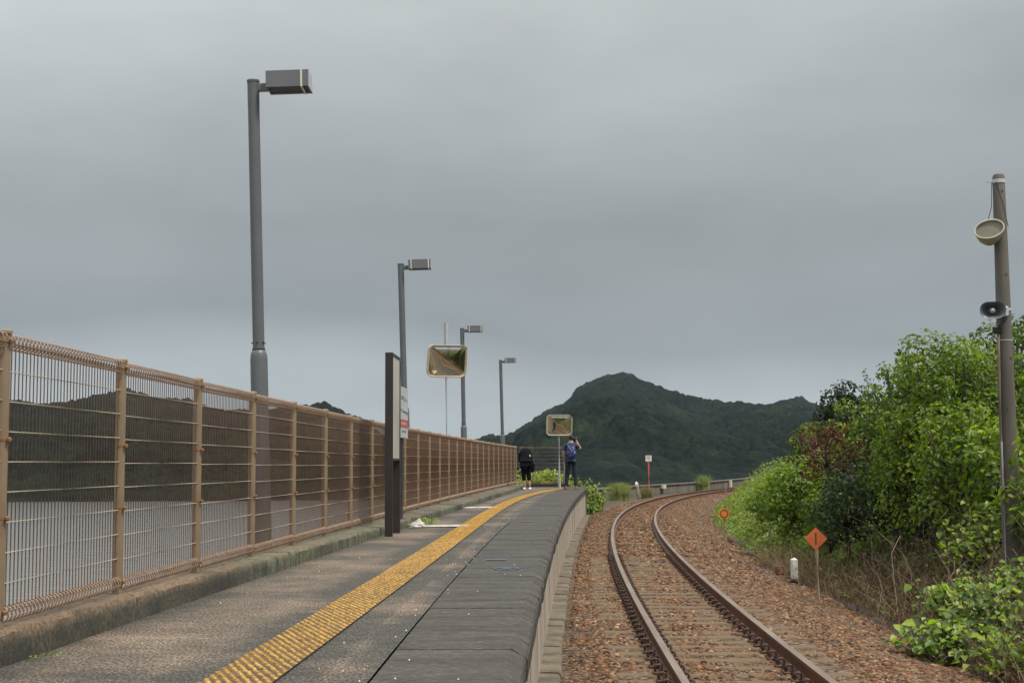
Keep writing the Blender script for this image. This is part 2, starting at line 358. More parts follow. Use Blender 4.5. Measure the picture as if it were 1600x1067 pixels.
for Y in list(np.arange(-40, 110, 1.0)) + list(range(110, 151, 5)):
    Y = float(Y); x0 = (float(edge(Y)) + .35) if Y < PEND else wallx(Y) + .0
    if Y < PEND - .01: xs = [x0 - .1] + list(np.linspace(x0, float(trk(Y)) + 2.0, 6)) + [float(trk(Y)) + 2.0 + q for q in (.3, .6, 1, 1.5, 2, 3, 4, 5.5, 7, 9, 12, 16, 22, 30, 60)]
    else: xs = [x0] + list(np.linspace(x0 + .1, float(trk(Y)) + 2.0, 6)) + [float(trk(Y)) + 2.0 + q for q in (.3, .6, 1, 1.5, 2, 3, 4, 5.5, 7, 9, 12, 16, 22, 30, 60)]
    rows.append([(x, Y, gz(x, Y) - .06) for x in xs])
g = MB(); g.grid(rows); tag(g.build('ground', M['soil'], smooth=180), kind='structure')
# embankment under platform + shore (left): vertical quay down to water
q = MB(); ys = list(np.arange(-40, PEND + .1, 1.0))
q.grid([[(float(fence_x(y)) - .095, y, -.03) for y in ys], [(float(fence_x(y)) - .12, y, -5.2) for y in ys]])
q.grid([[(p[0] - .02, p[1], -1.0) for p in seawall], [(p[0] - 1.5, p[1] + 1.0, -5.2) for p in seawall]])
tag(q.build('quay_wall', M['conc']), kind='structure')
# ballast bed: cambered strip
BY = list(np.arange(-40, 30, 1.0)) + list(np.arange(30, 104, .8))
rows = []
for Y in BY:
    r_ = []
    lim = -1.95 if Y < PEND else -2.1
    for d, z in ((lim, -1.03), (-1.6, -.985), (-1.1, -.962), (-.62, -.962), (-.45, -.972), (0, -.968), (.45, -.972), (.62, -.962), (1.15, -.962), (1.6, -1.0), (2.0, -1.09), (2.35, -1.16)):
        x, y = offp(trk, Y, d)
        r_.append((x, y, z))
    rows.append(r_)
bb = MB(); bb.grid(rows); tag(bb.build('ballast_bed', M['ballast'], smooth=180), kind='structure')
# platform slab (asphalt)
PY = list(np.arange(-40, PEND, .5)) + [PEND]
pl = MB(); rows = []; grit = []
for y in PY:
    xf0, xy, xs_ = float(foot(y)), float(yelc(y)), float(slabin(y)) - .006
    xs = [(xf0 - .05, 1), (xf0, 1), (xf0 + .05, .5), (xf0 + .25, 0), ((xf0 + xy) / 2, 0), (xy - .42, 0), (xy - .28, .7), (xy - .16, 1), (xy + .16, 1), (xy + .30, .6), ((xy + xs_) / 2 + .08, 0), (xs_ - .16, .3), (xs_, 1)]
    xs = sorted((min(a_, xs_), g_) for a_, g_ in xs); rows.append([(a_, y, 0) for a_, g_ in xs]); grit += [g_ for _, g_ in xs]
pl.grid(rows)
plo = pl.build('platform', M['asphalt']); at_ = plo.data.attributes.new('grit', 'FLOAT', 'POINT'); at_.data.foreach_set('value', np.array(grit, dtype=np.float32)); tag(plo, kind='structure')
# coping slabs
cp = MB(); SL = .46; y = -20.0; k = 0
while y < PEND - .1:
    y1 = min(y + SL - random.choice((.003, .004, .004, .011)), PEND); pr = []
    jz = random.uniform(-.0025, .0025); jx = random.uniform(-.005, .005)
    sub = np.linspace(y, y1, 5)
    for yy in sub:
        xi, xo = float(slabin(yy)), float(edge(yy)) + jx
        pr.append([(xi, yy, -.10), (xi, yy, -.004 + jz), (xi + .008, yy, .004 + jz), (xo - .075, yy, .004 + jz), (xo - .012 + random.gauss(0, .0025), yy, -.030 + jz + random.gauss(0, .003)), (xo, yy, -.050), (xo + .001, yy, -.090), (xo - .002, yy, -.150), (xo - .03, yy, -.160), (xo - .2, yy, -.165)])
    cp.grid(pr); n_ = len(pr[0])
    cp.add(pr[0], [tuple(range(n_))]); cp.add(pr[-1], [tuple(range(n_ - 1, -1, -1))])
    y += SL; k += 1
tag(cp.build('platform_edge', M['coping'], smooth=18), kind='structure')
# wall panels under the coping
wp = MB(); y = -20.0
while y < PEND - .1:
    y1 = min(y + .595, PEND); o_ = random.uniform(-.004, .004)
    a = []; 
    for yy in (y, y1):
        xo = float(edge(yy)) - .085 + o_
        a.append([(xo - .09, yy, -.10), (xo, yy, -.10), (xo + .012, yy, -1.12), (xo - .09, yy, -1.12)])
    wp.grid([a[0] + [a[0][0]], a[1] + [a[1][0]]]); wp.add(a[0], [(0, 1, 2, 3)]); wp.add(a[1], [(3, 2, 1, 0)])
    y += .60
tag(wp.build('platform_wall', M['wall']), kind='structure')
wb = MB(); wb.grid([[(float(edge(yy)) - .16, yy, -.08) for yy in PY], [(float(edge(yy)) - .16, yy, -1.2) for yy in PY]])
wb.grid([[(float(slabin(PEND)) - .01, PEND - .02, -.01), (float(edge(PEND)) - .03, PEND - .02, -.01)], [(float(slabin(PEND)) - .01, PEND - .02, -1.3), (float(edge(PEND)) - .03, PEND - .02, -1.3)]])
tag(wb.build('platform_backing', M['conc']), kind='structure')
# stone footing along wall
fs_ = MB(); y = -20.0
while y < PEND - 2:
    l_ = random.uniform(.5, .75); w_ = .19 + random.uniform(-.008, .008); h_ = random.uniform(-.010, .010)
    A = []
    for yy in (y + .006, y + l_ - .006):
        xo = float(edge(yy)) - .08
        A.append([(xo, yy, -.925 + h_), (xo + w_ - .02, yy, -.93 + h_), (xo + w_, yy, -.955 + h_), (xo + w_ + .01, yy, -1.15)])
    fs_.grid(A); fs_.add(A[0], [(0, 1, 2, 3)]); fs_.add(A[1], [(3, 2, 1, 0)]); y += l_
tag(fs_.build('platform_footing', M['stone']), kind='structure')
# kerb below the fence
kb = MB(); KH = .11; y = -20.0; ks = []
while y < PEND: ks.append((y, min(y + 2.0 - .006, PEND))); y += 2.0
for a, b_ in ks:
    pr = []
    for yy in np.linspace(a, b_, 15):
        xf_ = float(foot(yy)); K_ = kh(yy); xb_ = float(fence_x(yy)); e = lambda s_: float(random.gauss(0, s_))
        pr.append([(xf_ + e(.002), yy, -.02), (xf_ - .002 + e(.003), yy, .06), (xf_ - .006 + e(.004), yy, K_ - .022 + e(.003)), (xf_ - .022 + e(.004), yy, K_ - .005 + e(.003)), (min(xf_ - .05, xb_ + .02), yy, K_ + e(.002)), (xb_ - .085, yy, K_), (xb_ - .09, yy, -.05)])
    kb.grid(pr); n_ = 7; kb.add(pr[0], [tuple(range(n_))]); kb.add(pr[-1], [tuple(range(n_ - 1, -1, -1))])
tag(kb.build('kerb', M['kerb'], smooth=40), kind='structure')
# end kerb across the platform
ek = MB(); ek.box(((float(foot(PEND)) + 2.0) / 2 - .05, PEND - .12, .055), (2.0 - float(foot(PEND)) + .1, .2, .13), bev=.012)
tag(ek.build('end_kerb', M['sign_brown']), kind='structure')
# tactile strip
tb = MB(); TW = .30
y = -20.0
while y < 46.4:
    a = []
    for yy in (y + .002, y + .298):
        s_ = slope(yelc, yy); n_ = math.hypot(1, s_); xc = float(yelc(yy)); a.append([(xc - TW / 2 / n_, yy + TW / 2 * s_ / n_, .010), (xc + TW / 2 / n_, yy - TW / 2 * s_ / n_, .010)])
    tb.grid(a); y += .30
y = 4.5; trow = 0
while y < 46.4:
    s_ = slope(yelc, y); n_ = math.hypot(1, s_); xc = float(yelc(y)); dn = 8 if y < 16 else 5
    for i in range(7):
        d = (i - 3 + (.25 if trow % 2 else -.25)) * .042; cx, cy = xc + d / n_, y - d * s_ / n_
        cx += random.gauss(0, .0012); cy += random.gauss(0, .002); r0, r1 = .0125, random.uniform(.0075, .0100)
        V = [(cx + r0 * math.cos(2 * math.pi * k / dn), cy + r0 * 1.12 * math.sin(2 * math.pi * k / dn), .0098) for k in range(dn)] + [(cx + r1 * math.cos(2 * math.pi * k / dn), cy + r1 * 1.12 * math.sin(2 * math.pi * k / dn), .0158) for k in range(dn)]
        tb.add(V, [tuple(range(dn, 2 * dn))] + [(k, (k + 1) % dn, dn + (k + 1) % dn, dn + k) for k in range(dn)], 1)
    y += .050 + .006 * (trow % 6 == 5); trow += 1
tag(tb.build('tactile_strip', [M['tac_base'], M['tac_dome']]), kind='structure')
# painted marks
def patch(name, px, mat, z=.012):
    P = [gp(a, b_) for a, b_ in px]; m_ = MB(); n_ = len(P)
    m_.add([(p.x, p.y, z) for p in P], [tuple(range(n_))]); return m_.build(name, mat)
M['paint_white'] = pm('worn_white_paint', (.60, .58, .52), (.26, .24, .21), 8, .8, bmp=.1)
M['paint_blue'] = pm('worn_blue_paint', (.06, .17, .36), (.06, .09, .13), 30, .8, bmp=.1)
for i, (x0, x1, y0, y1) in enumerate(((-1.42, -.63, 19.0, 19.6), (-1.06, -.29, 26.7, 27.6))):
    mm_ = MB(); mm_.add([(x0, y0, .013), (x1, y0 + .15, .013), (x1, y1 + .15, .013), (x0, y1, .013)], [(0, 1, 2, 3)])
    tag(mm_.build('boarding_mark', M['paint_white']), ['white painted boarding mark on the platform beside the crumpled bag', 'white painted boarding mark farther up the platform under the first round mirror'][i], 'painted mark', 'white boarding marks')
rgc = random.Random(12); m_ = MB()
for _ in range(110):
    yy = 5.5 + 24 * rgc.random() ** 1.3; xx = rgc.uniform(float(foot(yy)) + .1, float(edge(yy)) - .1) if rgc.random() < .45 else float(slabin(yy)) + rgc.gauss(-.03, .05); r_ = rgc.uniform(.003, .0075); k_ = rgc.uniform(0, 6)
    m_.add([(xx + r_ * rgc.uniform(.7, 1.2) * math.cos(k_ + a * 1.2566), yy + r_ * rgc.uniform(.7, 1.4) * math.sin(k_ + a * 1.2566), .007) for a in range(5)] + [(xx, yy, .014)], [(a, (a + 1) % 5, 5) for a in range(5)])
tag(m_.build('shell_chips', M['concpale']), 'small white chips scattered over the platform surface', 'chips', kind='stuff')
def ringmark(cx, cy, a, b_, wd, bar, lab):
    m_ = MB(); n_ = 28
    if a:
        m_.grid([[(cx + a * math.cos(2 * math.pi * k / n_), cy + b_ * math.sin(2 * math.pi * k / n_), .013) for k in range(n_)], [(cx + (a - wd) * math.cos(2 * math.pi * k / n_), cy + (b_ - wd * 2) * math.sin(2 * math.pi * k / n_), .013) for k in range(n_)]], closed=True)
    if bar: m_.add([(cx - bar, cy - .035, .0135), (cx + bar, cy - .035, .0135), (cx + bar, cy + .035, .0135), (cx - bar, cy + .035, .0135)], [(0, 1, 2, 3)])
    tag(m_.build('blue_mark', M['paint_blue']), lab, 'painted mark', 'blue marks on the platform edge')
ringmark(-.055, 11.6, .105, .14, .014, .035, 'blue painted oval with a short bar on the dark platform edge')
ringmark(-.155, 12.62, .0, .0, 0, .09, 'blue painted dash just beyond the blue oval')
ringmark(.20, 20.6, 0, 0, 0, .09, 'faint blue dash farthest up the platform edge')

# ------------------------------------------------------------------ track
track = empty('railway_track', (float(trk(20)), 20, -1.0)); tag(track, 'rusty single railway track curving right past the platform', 'railway track')
tinv = Matrix.Translation(track.location).inverted()
prof = [(-.0325, 0), (.0325, 0), (.0335, -.012), (.032, -.034), (.010, -.046), (.008, -.118), (.012, -.128), (.062, -.143), (.0635, -.153), (-.0635, -.153), (-.062, -.143), (-.012, -.128), (-.008, -.118), (-.010, -.046), (-.032, -.034), (-.0335, -.012)]
for sgn, lab in ((-1, None), (1, None)):
    rb = MB(); rr = []
    for Y in np.arange(-20, 103, .5):
        sl_ = slope(trk, Y); n_ = math.hypot(1, sl_); cx, cy = offp(trk, Y, sgn * .566)
        rr.append([(cx + a / n_, cy - a * sl_ / n_, RAILZ + b_) for a, b_ in prof])
    k = len(prof)
    for i in range(len(rr) - 1):
        for j in range(k):
            jj = (j + 1) % k
            rb.add([rr[i][j], rr[i][jj], rr[i + 1][jj], rr[i + 1][j]], [(0, 1, 2, 3)], 1 if j == 0 else 0)
    rb.xf(tinv); rb.build('rail', [M['rust'], M['railtop']], track)
# sleeper with four spring clips
slm = []
for v in range(4):
    s_ = MB(); L2 = 1.03; nseg = 10; P = []
    for i in range(nseg + 1):
        x = -L2 + 2 * L2 * i / nseg; wv = .105 + random.uniform(-.006, .006); zt = random.uniform(-.005, .003)
        P.append([(x, -wv, -.14), (x, -wv, -.012 + zt), (x, -wv + .012, zt), (x, wv - .012, zt), (x, wv, -.012 + zt), (x, wv, -.14)])
    s_.grid(P); s_.add(P[0], [tuple(range(6))]); s_.add(P[-1], [tuple(range(5, -1, -1))]); slm.append(s_.mesh('sleeper', M['sleeper']))
cm = MB()
cm.box((0, 0, .012), (.10, .12, .022), bev=.004)
hel = []
for i in range(19):
    a = 2 * math.pi * 1.35 * i / 18 - .6; hel.append((.002 + .033 * math.cos(a), -.035 + .07 * i / 18, .048 + .033 * math.sin(a)))
cm.tube(hel, .010, 6); cm.tube([(-.005, .03, .03), (-.04, .045, .03), (-.065, .03, .028)], .009, 6)
clipme = cm.mesh('rail_clip', M['clip'])
Y = 9.6; i = 0
while Y < 27:
    ang = -math.atan(slope(trk, Y)) + random.gauss(0, .008)
    o = bpy.data.objects.new('sleeper', slm[i % 4]); col.objects.link(o); o.parent = track
    o.location = (float(trk(Y)) - track.location.x, Y - track.location.y, SLZ - track.location.z + random.gauss(0, .003)); o.rotation_euler = (0, 0, ang)
    for xx, rz in ((-.566 - .095, math.pi), (-.566 + .095, 0), (.566 - .095, math.pi), (.566 + .095, 0)):
        c_ = bpy.data.objects.new('rail_clip', clipme); col.objects.link(c_); c_.parent = o; c_.location = (xx, 0, 0); c_.rotation_euler = (0, 0, rz)
    Y += .43 + random.gauss(0, .012); i += 1
for Y in (31.5, 36.8, 44.5):     # three timber ties whose ends show above the ballast farther on
    ang = -math.atan(slope(trk, Y))
    o = bpy.data.objects.new('sleeper', slm[1]); col.objects.link(o); o.parent = track
    o.location = (float(trk(Y)) - track.location.x, Y - track.location.y, SLZ - track.location.z + .01); o.rotation_euler = (0, 0, ang)
    o.scale = (1.08, 1, 1)

# ------------------------------------------------------------------ ballast stones
def stones(name, n, ylo, yhi, smin, smax, seed, dlo=-1.75, dhi=2.5, zoff=0.0):
    rg = np.random.default_rng(seed)
    ico = []; ph = (1 + 5 ** .5) / 2
    base = np.array([(-1, ph, 0), (1, ph, 0), (-1, -ph, 0), (1, -ph, 0), (0, -1, ph), (0, 1, ph), (0, -1, -ph), (0, 1, -ph), (ph, 0, -1), (ph, 0, 1), (-ph, 0, -1), (-ph, 0, 1)]) / math.hypot(1, ph)
    fi = np.array([(0, 11, 5), (0, 5, 1), (0, 1, 7), (0, 7, 10), (0, 10, 11), (1, 5, 9), (5, 11, 4), (11, 10, 2), (10, 7, 6), (7, 1, 8), (3, 9, 4), (3, 4, 2), (3, 2, 6), (3, 6, 8), (3, 8, 9), (4, 9, 5), (2, 4, 11), (6, 2, 10), (8, 6, 7), (9, 8, 1)])
    Y = ylo + (yhi - ylo) * rg.random(n) ** (1.0 if yhi < 30 else 1.5); d = rg.uniform(dlo, dhi, n); sl_ = (trk(Y + .05) - trk(Y - .05)) / .1
    X = trk(Y) + d; 
    ad_ = np.abs(d)
    keep = ~((ad_ > .47) & (ad_ < .66) & (Y < 100)) & ((X > edge(Y) + .19) | (Y > 50))
    onsl = (ad_ < 1.05) & (Y < 27) & (rg.random(n) < .22); keep &= ~onsl
    Y, d, X = Y[keep], d[keep], X[keep]; n = len(Y); ad_ = np.abs(d)
    z = np.interp(d, [-1.95, -1.6, -1.1, 1.15, 1.6, 2.0, 2.35, 2.6], [-1.03, -.985, -.962, -.962, -1.0, -1.09, -1.16, -1.18]) - .004 + zoff
    z = z - np.where((ad_ < 1.05) & (Y < 27), .008, 0)
    # clumpy relief
    z = z + .012 * np.sin(X * 5.1 + Y * 1.7) * np.sin(Y * 2.3 - X * 3)
    s = rg.uniform(smin, smax, n) * rg.uniform(.8, 1.25, n)
    sc3 = np.c_[s, s * rg.uniform(.6, 1, n), s * rg.uniform(.45, .8, n)]
    V = base[None] * rg.uniform(.72, 1.25, (n, 12, 1)) * sc3[:, None]
    a = rg.uniform(0, 6.28, n); b_ = rg.normal(0, .5, n)
    ca, sa, cb, sb = np.cos(a)[:, None], np.sin(a)[:, None], np.cos(b_)[:, None], np.sin(b_)[:, None]
    x, y, zz = V[..., 0], V[..., 1], V[..., 2]; y, zz = y * cb - zz * sb, y * sb + zz * cb; x, y = x * ca - y * sa, x * sa + y * ca
    V = np.stack([x + X[:, None], y + Y[:, None], zz + z[:, None]], -1).reshape(-1, 3)
    Fc = (fi[None] + (np.arange(n) * 12)[:, None, None]).reshape(-1, 3)
    pal = np.array([(.165, .098, .056), (.22, .142, .082), (.08, .043, .026), (.24, .18, .115), (.135, .100, .066), (.20, .088, .042), (.045, .028, .02), (.36, .28, .19)])
    pal = pal * np.array([1.12, 1.03, .93]); c_ = pal[rg.choice(8, n, p=[.20, .17, .17, .10, .13, .11, .09, .03])] * rg.uniform(.65, 1.25, (n, 1))
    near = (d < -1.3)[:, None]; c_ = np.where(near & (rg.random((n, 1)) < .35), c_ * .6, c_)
    o = npmesh(name, V, Fc, M['stones'], np.repeat(c_, 20, 0)); return o
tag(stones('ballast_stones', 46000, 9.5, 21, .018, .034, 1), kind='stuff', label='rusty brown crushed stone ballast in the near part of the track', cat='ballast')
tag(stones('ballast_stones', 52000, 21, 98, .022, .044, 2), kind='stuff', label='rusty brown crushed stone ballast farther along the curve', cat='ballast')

# ------------------------------------------------------------------ mesh fence
SPN = 1.70; Y = 6.28 - SPN; P_ = []
def fl(Y): return float(fence_x(Y))
while Y < PEND - .4:
    P_.append((fl(Y), Y)); s_ = slope(fence_x, Y); Y += SPN / math.hypot(1, s_)
P_.append((fl(PEND - .1), PEND - .1))
FH = 1.345
fence = empty('mesh_fence', (P_[0][0], P_[0][1], KH)); tag(fence, 'brown welded wire mesh fence along the seaward side of the platform', 'fence')
def post_mesh():
    m_ = MB(); m_.lathe([(.030, 0), (.030, FH - .015), (.036, FH - .015), (.036, FH - .002), (.030, FH + .004), (.008, FH + .008)], n=14); return m_.mesh('post', M['fence'])
def clamp_mesh():
    m_ = MB(); m_.lathe([(.032, -.006), (.032, .006)], n=12)
    m_.box((-.012, -.040, 0), (.022, .02, .022), bev=.005); m_.tube([(-.03, -.040, .003), (.012, -.040, .003)], .005, 6); m_.tube([(-.04, -.006, .0), (.04, -.006, 0)], .0035, 6); return m_.mesh('clamp', M['clamp'])
pme, cme = post_mesh(), clamp_mesh()
pme.polygons.foreach_set('use_smooth', [True] * len(pme.polygons)); pme.set_sharp_from_angle(angle=R(40))
RT = FH - .045; RB = RT - 1.24
def panel_mesh(Lp, detail=True):
    m_ = MB(); x0, x1 = .045, Lp - .045; n = int(round((x1 - x0) / .046)); r = .035
    for i in range(n + 1):
        x = x0 + (x1 - x0) * i / n; m_.tube([(x, 0, RB), (x, 0, RT)], .0031, 5, m=0, cap=False)
        for zc, sg in ((RT, -1), (RB, 1)):
            K = 12; ring = []
            for k in range(K + 1):
                a = 2 * math.pi * k / K; ring.append((x, -.004 + r * .9 * math.sin(a), zc + r * math.cos(a) * sg))
            m_.tube(ring, .0036, 4, m=1, cap=False)
    for zc in (RT, RB):
        for a in (.3, 1.6, 2.9, 4.4, 5.6): m_.tube([(x0, -.004 + r * .95 * math.sin(a), zc + r * math.cos(a)), (x1, -.004 + r * .95 * math.sin(a), zc + r * math.cos(a))], .0025, 4, m=1, cap=False)
    for k in range(1, 9):
        zz = RT - 1.24 / 9 * k; m_.tube([(x0 - .03, -.006, zz), (x1 + .03, -.006, zz)], .0034, 5, m=2, cap=False)
    return m_.mesh('mesh_panel', [M['wire'], M['roll'], M['hwire']])
pan2 = panel_mesh(SPN)
for i, (x, y) in enumerate(P_):
    po = bpy.data.objects.new('post', pme); col.objects.link(po); po.parent = fence; po.location = (x - P_[0][0], y - P_[0][1], kh(y) - KH)
    nx = P_[min(i + 1, len(P_) - 1)]; pv = P_[max(i - 1, 0)]; an = math.atan2(nx[1] - pv[1], nx[0] - pv[0]); po.rotation_euler = (0, 0, an)
    for zz in (RT - .005, RT - .455, RT - .81, RB + .01):
        c_ = bpy.data.objects.new('clamp', cme); col.objects.link(c_); c_.parent = po; c_.location = (0, 0, zz)
    if i < len(P_) - 1:
        an = math.atan2(nx[1] - y, nx[0] - x); Lp = math.hypot(nx[0] - x, nx[1] - y)
        me = pan2 if abs(Lp - SPN) < .02 else panel_mesh(Lp)
        pn = bpy.data.objects.new('mesh_panel', me); col.objects.link(pn); pn.parent = fence; pn.location = (x - P_[0][0], y - P_[0][1], (kh(y) + kh(nx[1])) / 2 - KH); pn.rotation_euler = (0, 0, an)
# end fence
ex0, ex1 = P_[-1][0], at(882, 750, 49.8).x
ef = empty('mesh_fence', (ex0 + .08, 49.95, .1)); tag(ef, 'short brown mesh fence across the far end of the platform', 'fence')
po = bpy.data.objects.new('post', pme); col.objects.link(po); po.parent = ef; po.location = (ex1 - ex0 - .08, 0, 0)
pn = bpy.data.objects.new('mesh_panel', panel_mesh(ex1 - ex0 - .08)); col.objects.link(pn); pn.parent = ef

# ------------------------------------------------------------------ platform lamps
def make_lamp(bands):
    r = empty('platform_lamp', (0, 0, 0)); H = 4.6
    a = MB(); a.lathe([(.083, 0), (.083, 1.86), (.078, 1.91), (.066, 1.945), (.060, 1.95)], n=24); a.build('base_tube', M['lamp'], r, smooth=50)
    c_ = MB(); c_.lathe([(.060, 1.95), (.060, 1.975), (.0565, 1.975), (.0565, 4.34), (.0575, 4.34), (.0575, H - .02), (.062, H - .02), (.062, H), (.02, H + .006)], n=24)
    c_.build('pole', M['lamp'], r, smooth=40)
    bl = MB()
    for k in range(6):
        an = k * math.pi / 3 + .5; bl.tube([(.05 * math.cos(an), .05 * math.sin(an), 2.02), (.070 * math.cos(an), .070 * math.sin(an), 2.02)], .009, 6)
    bl.lathe([(.063, 1.952), (.063, 1.962)], n=20); bl.build('collar_bolts', M['bolt'], r)
    ar = MB(); ar.box((.10, 0, H - .075), (.13, .06, .075), bev=.006); ar.build('arm', M['lamp'], r)
    hd = MB(); x0, x1 = .145, .56; z0, z1 = H - .11, H + .055
    V = [(x0, -.14, z0), (x1, -.14, z0), (x1, .15, z0 + .0), (x0, .15, z0 + .0), (x0, -.13, z1), (x1, -.13, z1), (x1, .10, z1), (x0, .10, z1)]
    hd.add(V, [(4, 5, 6, 7), (0, 1, 5, 4), (2, 3, 7, 6), (3, 0, 4, 7)], 0); hd.add(V, [(1, 2, 6, 5)], 1)  # last face gets the painted sky sheen
    hd.add([(x0, -.14, z0), (x1, -.14, z0), (x1, .15, z0), (x0, .15, z0), (x0 + .02, -.12, z0 + .012), (x1 - .02, -.12, z0 + .012), (x1 - .02, .13, z0 + .012), (x0 + .02, .13, z0 + .012)], [(0, 4, 5, 1), (1, 5, 6, 2), (2, 6, 7, 3), (3, 7, 4, 0)], 0)
    h_ = hd.build('lamp_head', [M['lamphead'], M['endsheen']], r)
    gl = MB(); gl.box(((x0 + x1) / 2, .005, z0 + .014), (x1 - x0 - .045, .24, .004)); gl.build('lens', M['lampdark'], h_)
    for bx in bands:
        s_ = MB(); 
        pr = [(-.1445, z0 - .004), (.1545, z0 - .004), (.1045, z1 + .004), (-.1345, z1 + .004)]
        s_.add([(bx - .010, p, q_) for p, q_ in pr] + [(bx + .010, p, q_) for p, q_ in pr], [(0, 1, 5, 4), (1, 2, 6, 5), (2, 3, 7, 6), (3, 0, 4, 7), (3, 2, 1, 0), (4, 5, 6, 7)])
        s_.build('strap', M['cream'], h_)
    return r
la = make_lamp([.49]); lb = make_lamp([.20, .52])
LP = [(395, 404, 118, 13.2), (626, 632, 408, 25.3), (722, 724.5, 510, 37.4), (782, 785, 560, 48.8)]
LN = ['nearest and tallest looking grey platform lamp behind the fence', 'second grey platform lamp, rising behind the two edge-on signs', 'third grey platform lamp, right beside the first convex mirror', 'farthest grey platform lamp, standing before the wooded hill']
for i, (xt, xb, yt, Yd) in enumerate(LP):
    o = la if i == 0 else (lb if i == 1 else copy_tree(lb))
    T = at(xt, yt, Yd); yb = 552 if i == 0 else 722 - (722 - yt) * .29; B = at(xb, yb, Yd)
    lean = (T.x - B.x) / (T.z - B.z); zb = -.05
    o.location = (B.x - lean * (B.z - zb), Yd, zb - (4.6 - T.z) * 1.0 + 0.0); o.rotation_euler = (0, math.atan(lean), 0); tag(o, LN[i], 'lamp post', 'grey lamps along the platform')

# ------------------------------------------------------------------ station signs
B1, B2 = gp(607.5, 838), gp(619.5, 832.5)
def sign_local(o, a, b_):
    an = math.atan2(b_.y - a.y, b_.x - a.x); o.location = a; o.rotation_euler = (0, 0, an); return (b_ - a).length
s1 = empty('station_sign', (0, 0, 0)); Ls = sign_local(s1, B1, B2); tag(s1, 'dark brown framed white station sign seen almost edge-on', 'sign')
for x in (0, Ls):
    m_ = MB(); zt = 2.24 if x == 0 else 2.20; m_.box((x, 0, zt / 2), (.05, .095, zt), bev=.004); m_.build('post', M['sign_brown'], s1)
m_ = MB(); m_.box((Ls / 2, -.005, 2.22), (Ls - .05, .085, .03)); m_.box((Ls / 2, -.005, .93), (Ls - .05, .085, .025)); m_.build('frame', M['sign_brown'], s1)
m_ = MB(); m_.box((Ls / 2, -.008, 1.575), (Ls - .052, .06, 1.26)); m_.build('face', M['sign_face'], s1)
A_, Bq = at(623.5, 823, 19.05), at(635.5, 820, 19.85); A_.z = Bq.z = 0
s2_ = empty('route_sign', (0, 0, 0)); Lr = sign_local(s2_, A_, Bq)
tag(s2_, 'white notice board with a red band on dark blue posts, behind the brown sign', 'sign')
m_ = MB(); m_.box((Lr * .42, .04, .95), (.05, .045, 1.90), bev=.004); m_.box((Lr * .62, .045, .95), (.07, .055, 1.90), bev=.004); m_.box((Lr * .5, .075, .95), (.05, .05, 1.86), bev=.004); m_.build('post', M['sign_post'], s2_)
bd = MB(); bd.box((Lr / 2, 0, 1.595), (Lr, .03, .71)); bo = bd.build('board', M['sign_white'], s2_); BX = .26 - Lr / 2
rb_ = MB(); rb_.box((Lr / 2, -.0165, 1.44), (Lr, .004, .11)); rb_.build('red_band', M['red'], bo)
tx = MB(); rgt = random.Random(4)
for row, zc, hh in ((0, 1.80, .07), (1, 1.62, .035)):
    for k in range(6 if row == 0 else 9):
        cx = .08 + k * (.12 if row == 0 else .08); zc2 = zc - k * .004
        for _ in range(3):
            a = (cx + rgt.uniform(-.02, .02), -.0165, zc2 + rgt.uniform(-hh / 2, hh / 2)); b_ = (cx + rgt.uniform(-.03, .03), -.0165, zc2 + rgt.uniform(-hh / 2, hh / 2)); tx.tube([a, b_], .0045, 4)
for k in range(5): tx.box((.20 + k * .09, -.0165, 1.33), (.03, .003, .035))
tx.build('lettering', M['ink'], bo)
t2 = MB()
for k in range(6): t2.box((.12 + k * .09, -.0195, 1.44), (.035, .003, .04))
t2.build('band_lettering', M['sign_white'], bo)
# crumpled bag at sign foot
bgp = gp(648, 824); bm_ = MB(); rg2 = random.Random(9); rows = []
for k in range(7):
    zf = k / 6; rr_ = (.11, .12, .10, .075, .045, .02, .004)[k]
    rows.append([(rr_ * (1 + rg2.uniform(-.25, .25)) * math.cos(a * .5236) * 1.0 + .05 * zf, rr_ * .7 * (1 + rg2.uniform(-.25, .25)) * math.sin(a * .5236), .12 * zf) for a in range(12)])
bm_.grid(rows, closed=True); bg_ = bm_.build('plastic_bag', M['paint_white']); bg_.location = (bgp.x + .02, bgp.y, .012); tag(bg_, 'crumpled white plastic bag lying at the foot of the signs', 'bag')

